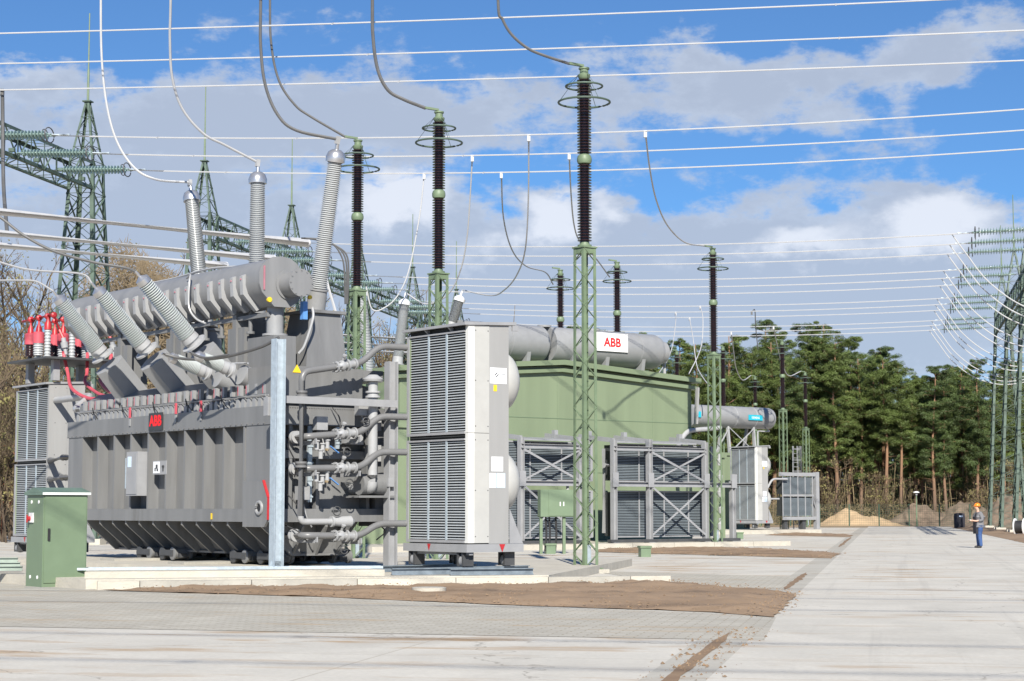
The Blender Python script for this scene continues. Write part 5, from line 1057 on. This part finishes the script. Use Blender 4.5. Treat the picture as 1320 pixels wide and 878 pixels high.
def make_bare(seed, H, leaves=None, spread=.42, n1=16):
    random.seed(seed); c = thing('bare_tree', '', 'bare tree'); s = MB(); tw = MB(); lf = MB()
    def grow(p, d, L_, r, lev):
        k = 4; pts = [p]; dd = d
        for i in range(k): dd = (dd+Vector((rnd(-.16,.16),rnd(-.16,.16),rnd(-.04,.14)))).normalized(); pts.append(pts[-1]+dd*(L_/k))
        tgt = s if lev < 2 else tw
        if lev < 3: tgt.tube(pts, [r*(1-.75*i/k) for i in range(k+1)], 6 if lev == 0 else (4 if lev == 1 else 3), cap=False)
        else:
            x, y = frame_of(d); tw.add([pts[0]-x*r, pts[0]+x*r, pts[2]+x*r*.7, pts[-1], pts[2]-x*r*.7], [(0,1,2,3,4)])
            if leaves and random.random() < leaves: leafquad(lf, pts[-1], Vector((rnd(-1,1),rnd(-1,1),rnd(-1,1))), .16, .10)
            return
        nb = (n1, 7, 9)[lev]
        for j in range(nb):
            f = rnd(.25 if lev == 0 else .15, 1.0); i = min(k-1, int(f*k)); q = pts[i].lerp(pts[i+1], f*k-i); a = rnd(0, 6.28)
            x, y = frame_of(dd); side = x*math.cos(a)+y*math.sin(a); nd = (dd*rnd(.45,1.0)+side*rnd(.5,1.0)+Vector((0,0,.15))).normalized()
            grow(q, nd, L_*rnd(.32,.52)*(1.15-.45*f), max(.011, r*.42), lev+1)
    grow(Vector((0,0,-.1)), Vector((0,0,1)), H*.82, H*.013, 0)
    t = s.build('trunk', 'bark', c); tw.build('twig', 'twig', t, smooth=False)
    if leaves: lf.build('crown', 'bud', c, smooth=False)
    return c
def reseed(k): random.seed(k)
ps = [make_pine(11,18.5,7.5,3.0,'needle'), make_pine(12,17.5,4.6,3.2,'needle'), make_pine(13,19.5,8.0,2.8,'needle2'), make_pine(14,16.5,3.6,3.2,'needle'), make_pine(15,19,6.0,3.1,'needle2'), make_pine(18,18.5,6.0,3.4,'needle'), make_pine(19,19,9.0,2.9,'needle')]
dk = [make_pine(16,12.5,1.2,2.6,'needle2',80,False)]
PL = ['pine with a rounded light green crown above a bare trunk in the wood','bushy pine with foliage reaching halfway down in the wood','tall dark green pine with a high narrow crown in the wood','shorter broad pine with low hanging foliage in the wood','dark wide crowned pine with a long trunk in the wood','bright green pine with an uneven wide crown in the wood','pine with a narrow tuft of foliage high on a bare trunk in the wood']
used = {}
def put(proto, x, y, sc_, lab, grp):
    o = proto if proto.name not in used else dup(proto); used[proto.name] = 1
    o.location = (x, y, -.05); o.rotation_euler = (0,0,rnd(0,6.28)); o.scale = (sc_*rnd(.9,1.1), sc_*rnd(.9,1.1), sc_)
    o['label'] = lab; o['group'] = grp; return o
reseed(5); GP = 'pines at the edge of the wood'
def topz(px):   # skyline of the wood
    pts = [(700,430),(840,428),(880,425),(905,437),(940,432),(975,420),(1000,432),(1040,436),(1065,418),(1100,440),(1130,452),(1165,462),(1185,490),(1205,470),(1230,474),(1250,462),(1285,466),(1330,470),(1500,450)]
    for (a, b), (c, d) in zip(pts, pts[1:]):
        if a <= px <= c: return b+(d-b)*(px-a)/(c-a)
    return 450
for k, px in enumerate((1078,1144,1163,1204,1219,1262,1112,1180,1240,1296,1050,1035)):
    Y = 186+rnd(-1.5,1.5)+(k > 5)*3; pr = ps[(0,6,6,4,2,4,1,5,3,1,5,4)[k]]; H = (14,0,0)[0]; hz = (656-topz(px)-rnd(4,18))*Y/2410+1.6; H0 = [18.5,17.5,19.5,16.5,19,18.5,19][ps.index(pr)]
    put(pr, (px-660)/2410*Y, Y, hz/H0, ['front pine left of the sand pile with an orange trunk','front pine with bare orange trunk right above the sand pile','front pine with a straight orange trunk right of the sand pile','front pine with a slanting trunk left of the orange helmet','front pine with a thick orange trunk between the lamp post and the man','front pine right behind the man in the orange helmet','front bushy pine above the right slope of the sand pile','front pine directly behind the lamp post','front low pine just left of the man','front bushy pine behind the right gantry mast','front bushy pine right of the dark far radiator','front dark pine behind the dark far radiator'][k], GP)
for row, (Y, n, sp) in enumerate(((193,24,3.2),(201,24,3.3),(210,22,3.7))):
    for i in range(n):
        yy = Y+rnd(-2.5,2.5); x = 6+sp*i+rnd(-1,1)+row*1.2; px = 660+2410*x/yy
        j = random.choice((0,1,2,3,4,5,6,1,5) if row < 2 else (0,2,4,6,5)); H0 = [18.5,17.5,19.5,16.5,19,18.5,19][j]; hz = (656-topz(px)-rnd(-8,40))*yy/2410+1.6
        put(ps[j], x, yy, hz/H0, PL[j], GP)
for i in range(26):
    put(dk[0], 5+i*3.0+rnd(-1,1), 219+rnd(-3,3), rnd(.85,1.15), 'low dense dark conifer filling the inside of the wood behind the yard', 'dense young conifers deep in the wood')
s = MB(); reseed(9)
for i in range(26000): leafquad(s, Vector((rnd(-10,105), rnd(228,250), 14.5*random.random())), Vector((rnd(-.4,.4),-1,rnd(-.2,.8))), rnd(.7,1.5), rnd(.4,.8))
for i in range(120): x = rnd(0,100); y = rnd(222,240); s.tube([(x,y,0),(x+rnd(-.4,.4),y,13)], .14, 5)
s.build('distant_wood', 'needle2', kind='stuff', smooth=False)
ba = [make_bare(21,15,.35), make_bare(22,16,.35), make_bare(23,13,.4), make_bare(24,5.0,.2,.6,10)]
reseed(31); GB = 'bare trees behind the left gantry'
BLb = ['bare brown tree with a tall open crown behind the left gantry','taller bare tree with dense twigs behind the left gantry','smaller bare tree with a rounded twiggy crown behind the left gantry']
for (px, Y, top) in ((-45,112,345),(-15,106,332),(8,113,340),(30,118,335),(52,124,350),(15,98,372),(-30,96,365),(78,130,352),(60,108,400),(104,134,365),(130,128,352),(152,132,345),(176,136,338),(200,130,345),(222,138,355),(120,112,420),(245,140,365),(275,142,375),(310,150,385),(345,152,392),(370,150,385),(395,155,378),(415,160,388),(436,150,400),(468,165,398),(485,160,388),(505,168,395),(528,165,402),(548,172,408),(455,140,430),(500,140,435),(410,135,425),(20,92,440),(-10,90,450),(45,94,470)):
    j = random.choice((0,1,2)); H0 = (15,16,13)[j]; put(ba[j], (px-660)/2410*Y, Y, ((656-top)*Y/2410+1.6)/H0*.97, BLb[j], GB)
for i in range(20):
    px = rnd(-60,140) if i < 14 else rnd(400,540); Y = rnd(86,100) if i < 14 else rnd(120,140); put(ba[3], (px-660)/2410*Y, Y, rnd(.9,1.6), 'low bare brown bush at the edge of the yard behind the left gantry', 'bare bushes at the left edge')
for i in range(26):
    px = 985+rnd(0,330); Y = rnd(182,190); put(ba[3], (px-660)/2410*Y, Y, rnd(.7,1.5), 'dry brown bush at the foot of the pines', 'dry bushes along the pine edge')
# undergrowth masses
def mass(name, m, x0, x1, y0, y1, h, n, l, w):
    s = MB()
    for i in range(n):
        p = Vector((rnd(x0,x1), rnd(y0,y1), 0)); p.z = h*random.random()**1.6*(.5+.8*abs(mnoise.noise((p.x*.15,p.y*.15,3)))); leafquad(s, p, Vector((rnd(-1,1),-1,rnd(-.2,.6))), rnd(.5,1)*l, rnd(.5,1)*w)
    return s.build(name, m, kind='stuff', smooth=False)
reseed(44)
mass('undergrowth', 'scrub', 8, 62, 183, 200, 3.4, 14000, 1.0, .05)
mass('undergrowth', 'twig', 8, 75, 196, 226, 9, 16000, 1.6, .06)
s = MB()
for i in range(900):
    x = rnd(8,68); y = rnd(187,215); h_ = rnd(3,8); q = Vector((x,y,0)); t_ = q+Vector((rnd(-.5,.5),rnd(-.3,.3),h_)); s.tube([q, q.lerp(t_,.5)+Vector((rnd(-.2,.2),0,0)), t_], [rnd(.03,.07),.035,.012], 3)
s.build('thin_dead_stems', 'scrub', kind='stuff', smooth=False)
mass('dry_thicket', 'scrub', -62, -8, 125, 160, 9, 26000, 1.2, .05)
mass('dry_thicket', 'twig', -60, -22, 98, 125, 7, 12000, 1.0, .04)
def twigwood(x0, x1, y0, y1, h, n):
    s = MB()
    for i in range(n):
        x = rnd(x0,x1); top = h*(.72+.5*mnoise.noise((x*.13, 7, 0))+.12*mnoise.noise((x*.6, 3, 0))); z = top*random.random()**.8; p = Vector((x, rnd(y0,y1), z)); leafquad(s, p, Vector((rnd(-.3,.3),-1,rnd(-.3,.3))), rnd(.6,1.7), rnd(.035,.08))
    for i in range(70): x = rnd(x0,x1); y = rnd(y0,y1); t_ = h*rnd(.5,.95); s.tube([(x,y,-.1),(x+rnd(-.5,.5),y,t_*.5),(x+rnd(-1,1),y,t_)], [.16,.10,.02], 5)
    s.build('bare_wood', 'twig', kind='stuff', smooth=False)
twigwood(-48, -15, 126, 148, 20, 85000)
twigwood(-28, 0, 150, 172, 20.5, 90000)
s = MB()
for i in range(1500): p = Vector((rnd(-28.6,-26.2), rnd(99,102), rnd(1.6,5.0))); leafquad(s, p, Vector((rnd(-1,1),-1,rnd(-.5,1))), .22, .14)
s.tube([(-27.4,100.5,0),(-27.3,100.6,4.8)], [.08,.02], 6); single('copper_beech', s, 'beech', 'small young beech with withered copper leaves at the left edge', 'shrub', smooth=False, base=Vector((-27.4,100.5,0)))
# ------------------------------------------------------------------ mounds, fence, lamp, man
def mound(name, m, cx, cy, rx, ry, h, seed, lab, cat):
    s = MB(); nx, ny = 40, 22
    for j in range(ny+1):
        for i in range(nx+1):
            u = -1+2*i/nx; v = -1+2*j/ny; r = math.sqrt(u*u+v*v); z = h*.85*(.5+.5*math.cos(math.pi*min(1,r)))*(.85+.5*mnoise.noise((u*2.2+seed, v*2.2, 0)))+.16*h*mnoise.noise((u*7+seed, v*7, 1))*max(0, min(1, 2*(1-r)))
            s.v.append(Vector((u*rx, v*ry, max(-.05, z)-.02)))
    s.f = [[j*(nx+1)+i, j*(nx+1)+i+1, (j+1)*(nx+1)+i+1, (j+1)*(nx+1)+i] for j in range(ny) for i in range(nx)]; s.mi = [0]*len(s.f)
    o = s.build(name, m); o.location = (cx, cy, 0); tag(o, lab, cat)
def at(px, Y): return (px-660)/2410*Y
mound('sand_pile', 'sand', at(1103,182), 182, 5.0, 3.2, 1.9, 1, 'pale sand pile in front of the pines', 'sand pile')
mound('earth_mound', 'earth', at(1190,184), 184, 5.5, 3, 2.4, 4, 'brown earth mound behind the lamp post', 'earth mound')
mound('earth_mound', 'earth', at(1250,183), 183, 5.0, 3, 2.6, 6, 'dark earth mound behind the man', 'earth mound')
mound('earth_mound', 'earth', at(1318,172), 172, 6.0, 4, 4.2, 8, 'high reddish earth mound at the right edge behind the gantry mast', 'earth mound')
def fence(x0, y0, x1, y1, h, lab):
    a = Vector((x0,y0,0)); b = Vector((x1,y1,0)); L_ = (b-a).length; d = (b-a)/L_; t = thing('mesh_fence', lab, 'fence', a); n_ = int(L_/2.5); s = MB()
    for i in range(n_+1): q = d*(L_*i/n_); p_ = MB(); p_.box(q.x-.05,q.x+.05,q.y-.05,q.y+.05,-.05,h); p_.build('fence_post', 'fence', t, smooth=False)
    for k in range(10): z = .12+k*(h-.2)/9; s.beam((0,-.07,z), d*L_+Vector((0,-.07,z)), .014)
    for i in range(int(L_/.2)): q = d*(i*.2); s.beam(q+Vector((0,-.085,.08)), q+Vector((0,-.085,h-.06)), .010)
    s.build('wire_mesh', 'fence', t, smooth=False)
fence(at(985,176),178,at(1290,172),172,2.05,'dark green mesh fence across the far end of the yard')
fence(-46,128,-30,124,2.6,'dark green mesh fence at the left edge behind the far cooler')
q = G(1182,678.5); lp = thing('lamp_post', 'short green lamp post with a white mushroom head at the road end', 'lamp post', (q.x,q.y,0))
s = MB(); s.lathe((0,0,0), (0,0,1), [(0,.09),(.5,.085),(.52,.06),(2.85,.05)], 10); s.build('pole', 'tower', lp)
s = MB(); s.lathe((0,0,2.85), (0,0,1), [(0,.10),(.2,.14),(.22,.13)], 14); s.m = 1; s.lathe((0,0,3.08), (0,0,1), [(0,.30),(.03,.30),(.1,.2),(.14,.04)], 18); s.build('lamp_head', ['frame','white'], lp)
q = G(1237,681); s = MB(); s.lathe((q.x,q.y,0), (0,0,1), [(0,.40),(.05,.44),(1.0,.46),(1.05,.44),(1.2,.42),(1.25,.2)], 20); s.m = 1; s.box(q.x-.14,q.x+.16,q.y-.53,q.y-.46,.92,1.06); single('waste_barrel', s, ['bag','paperb'], 'dark barrel with a pale blue label standing left of the man', 'barrel', base=Vector((q.x,q.y,0)))
q = G(1315,690.5); dr = thing('cable_drum', 'white sided cable drum with black winding at the right edge', 'cable drum', (q.x,q.y,.52), R(-30))
s = MB(); s.lathe((-.30,0,0), (1,0,0), [(0,.52),(.05,.52),(.051,.1)], 26); s.build('flange', 'white', dr)
s = MB(); s.lathe((.25,0,0), (1,0,0), [(0,.52),(.05,.52),(.051,.1)], 26); s.build('flange', 'white', dr)
s = MB(); s.lathe((-.249,0,0), (1,0,0), [(0,.38),(.498,.38)], 24); s.lathe((-.36,0,0), (1,0,0), [(0,.12),(.06,.12)], 14); s.build('winding', 'black', dr)
s = MB(); a = gp(1262,681); b = gp(1330,690); s.hexa([(*a,-.05),(*b,-.05),(b[0],b[1]+1,-.05),(a[0],a[1]+1,-.05)], [(*a,.02),(*b,.02),(b[0],b[1]+1,.02),(a[0],a[1]+1,.02)])
soil('road_verge', [gp(1225,679.6), gp(1420,722), gp(1500,722), gp(1300,679)], .10, 1.0)
def skin(name, nodes, edges, m, parent, sub=2, root=0):
    me = bpy.data.meshes.new(name); me.from_pydata([n_[:3] for n_ in nodes], edges, []); o = bpy.data.objects.new(name, me); COL.objects.link(o)
    me.materials.append(M[m]); md = o.modifiers.new('Skin', 'SKIN'); md.use_smooth_shade = True
    for i, n_ in enumerate(nodes):
        v = me.skin_vertices[0].data[i]; r = n_[3]; v.radius = r if isinstance(r, tuple) else (r, r); v.use_root = (i == root)
    sb = o.modifiers.new('Subsurf', 'SUBSURF'); sb.levels = sb.render_levels = sub; o.parent = parent; return o
q = G(1262.5,706.5); man = thing('person', 'standing man in orange helmet, grey fleece and blue jeans holding both hands forward', 'person', (q.x,q.y,.004), R(10))
# faces local -x; near side is local -y
J = [(0,0,.95,.12),(0,0,1.15,.13),(-.01,0,1.36,.13),(-.03,0,1.49,.055),(-.04,0,1.55,.055),(-.055,0,1.66,.098),(-.05,0,1.73,.085)]; E = [(0,1),(1,2),(2,3),(3,4),(4,5),(5,6)]
def chain(st, pts):
    p = st
    for n_ in pts: J.append(n_); E.append((p, len(J)-1)); p = len(J)-1
    return p
for sd in (-1, 1):
    chain(0, [(.01,.10*sd,.90,.10),(-.01+.02*sd,.11*sd,.50,.062),(.02,.11*sd,.10,.045),(-.03,.11*sd,.05,.045),(-.14,.12*sd,.035,.035)])
    wst = chain(2, [(.0,.19*sd,1.40,.065),(.04,.235*sd,1.14,.048),(-.20,.19*sd,1.10,.036),(-.28,.15*sd,1.11,.032),(-.33,.13*sd,1.12,.030)])
    for k, (dy, L_) in enumerate(((-.03,.062),(-.011,.072),(.010,.068),(.029,.052))):
        chain(wst, [(-.36,.13*sd+dy,1.125,.0095),(-.36-L_*.55,.13*sd+dy*1.1,1.122,.0088),(-.36-L_,.13*sd+dy*1.1,1.102,.0075)])
    chain(wst-1, [(-.30,.15*sd-.036*sd,1.14,.011),(-.345,.15*sd-.055*sd,1.152,.009)])
chain(5, [(-.15,0,1.655,.03),(-.168,0,1.64,.014)])
skin('body', J, E, 'skin', man, 1)
sl_ = []
N_ = [(0,0,.90,.15),(0,0,1.05,(.19,.22)),(0,0,1.25,(.18,.23)),(-.01,0,1.40,(.15,.19)),(-.025,0,1.49,.07)]; Ed = [(0,1),(1,2),(2,3),(3,4)]
for sd in (-1, 1):
    b_ = len(N_); N_ += [(.0,.21*sd,1.40,.10),(.045,.26*sd,1.14,.085),(-.12,.21*sd,1.105,.055)]; Ed += [(3,b_),(b_,b_+1),(b_+1,b_+2)]
skin('fleece_jacket', N_, Ed, 'jacket', man, 2, 1)
N_ = [(0,0,.97,(.14,.17))]; Ed = []
for sd in (-1, 1): b_ = len(N_); N_ += [(.01,.10*sd,.86,.13),(-.01+.02*sd,.115*sd,.50,.10),(.02,.115*sd,.12,.075),(.02,.115*sd,.06,.072)]; Ed += [(0,b_),(b_,b_+1),(b_+1,b_+2),(b_+2,b_+3)]
skin('jeans', N_, Ed, 'denim', man, 2)
for sd in (-1, 1): skin('shoe', [(.05,.115*sd,.05,.052),(-.05,.12*sd,.05,.055),(-.16,.125*sd,.038,.042)], [(0,1),(1,2)], 'black', man, 1, 1)
s = MB(); s.lathe((-.055,0,1.70), (0,0,1), [(0,.128),(.03,.130),(.08,.120),(.12,.085),(.145,.03)], 20); s.lathe((-.16,0,1.705), (0,0,1), [(0,.08),(.012,.075)], 14); s.build('helmet', 'helmet', man)
s = MB(); s.lathe((.01,0,1.60), (0,0,1), [(0,.06),(.05,.095),(.1,.10)], 14); s.build('hair', 'hair', man)
s = MB()
for sd in (-1, 1): s.lathe((-.148,.035*sd,1.68), (-1,0,0), [(0,.014),(.006,.009)], 8)
s.build('eye', 'black', man)
s = MB(); s.tube([(-.15,-.09,1.44),(-.17,-.04,1.2),(-.17,.03,1.0)], .02, 6); s.hexa([(-.20,-.16,.58),(-.10,-.16,.58),(-.10,.14,.58),(-.20,.14,.58)], [(-.20,-.14,1.28),(-.15,-.14,1.28),(-.15,.12,1.28),(-.20,.12,1.28)])
for p in s.v: p.rotate(Matrix.Rotation(R(10), 3, 'Z')); p += Vector((q.x, q.y, .004))
single('shoulder_bag', s, 'bag', 'dark cloth bag hanging in front of the man in the orange helmet', 'bag')
s = MB(); s.box(-.43,-.36,-.10,.10,1.128,1.145)
for p in s.v: p.rotate(Matrix.Rotation(R(10), 3, 'Z')); p += Vector((q.x, q.y, .012))
single('clipboard', s, 'white', 'small white clipboard in the hands of the man', 'clipboard')
# rod-shaped details: wiper of stray dirt by the road edge

# crumbs of soil and small stones along the soil strips
def clods(name, m, poly, n, r0, r1, zb):
    poly = [Vector((p[0], p[1])) for p in poly]; xs = [p.x for p in poly]; ys = [p.y for p in poly]; s = MB(); k = 0
    def inside(q):
        c = False
        for i in range(len(poly)):
            a, b = poly[i], poly[i-1]
            if (a.y > q.y) != (b.y > q.y) and q.x < (b.x-a.x)*(q.y-a.y)/(b.y-a.y)+a.x: c = not c
        return c
    while k < n:
        q = Vector((rnd(min(xs)-.2, max(xs)+.2), rnd(min(ys)-.2, max(ys)+.2)))
        if not inside(q+Vector((rnd(-.25,.25), rnd(-.25,.25)))): continue
        k += 1; r = r0+(r1-r0)*random.random()**3; z = rnd(0, zb)
        t_ = [Vector((math.cos(a)*r*rnd(.6,1.2), math.sin(a)*r*rnd(.6,1.2), 0)) for a in (0,1.25,2.5,3.77,5.0)]; o = Vector((q.x, q.y, z)); top = o+Vector((rnd(-.3,.3)*r, rnd(-.3,.3)*r, r*rnd(.5,1.0)))
        s.add([o+v for v in t_]+[top], [(i, (i+1) % 5, 5) for i in range(5)])
    s.build(name, m, kind='stuff', smooth=False)
reseed(77)
clods('soil_crumbs', 'clod', [gp(130,761), gp(420,770), gp(640,780), gp(900,789), gp(1003,797), gp(1030,766), gp(868,752), gp(588,757)], 9000, .006, .034, .10)
clods('soil_crumbs', 'clod', [gp(780,708), gp(780,713), gp(1070,721), gp(1088,714), gp(960,707)], 1500, .015, .045, .09)
clods('soil_crumbs', 'clod', [RD(60,-.62), RD(68,-.62), RD(68,.0), RD(60,.0)], 350, .008, .03, .01)
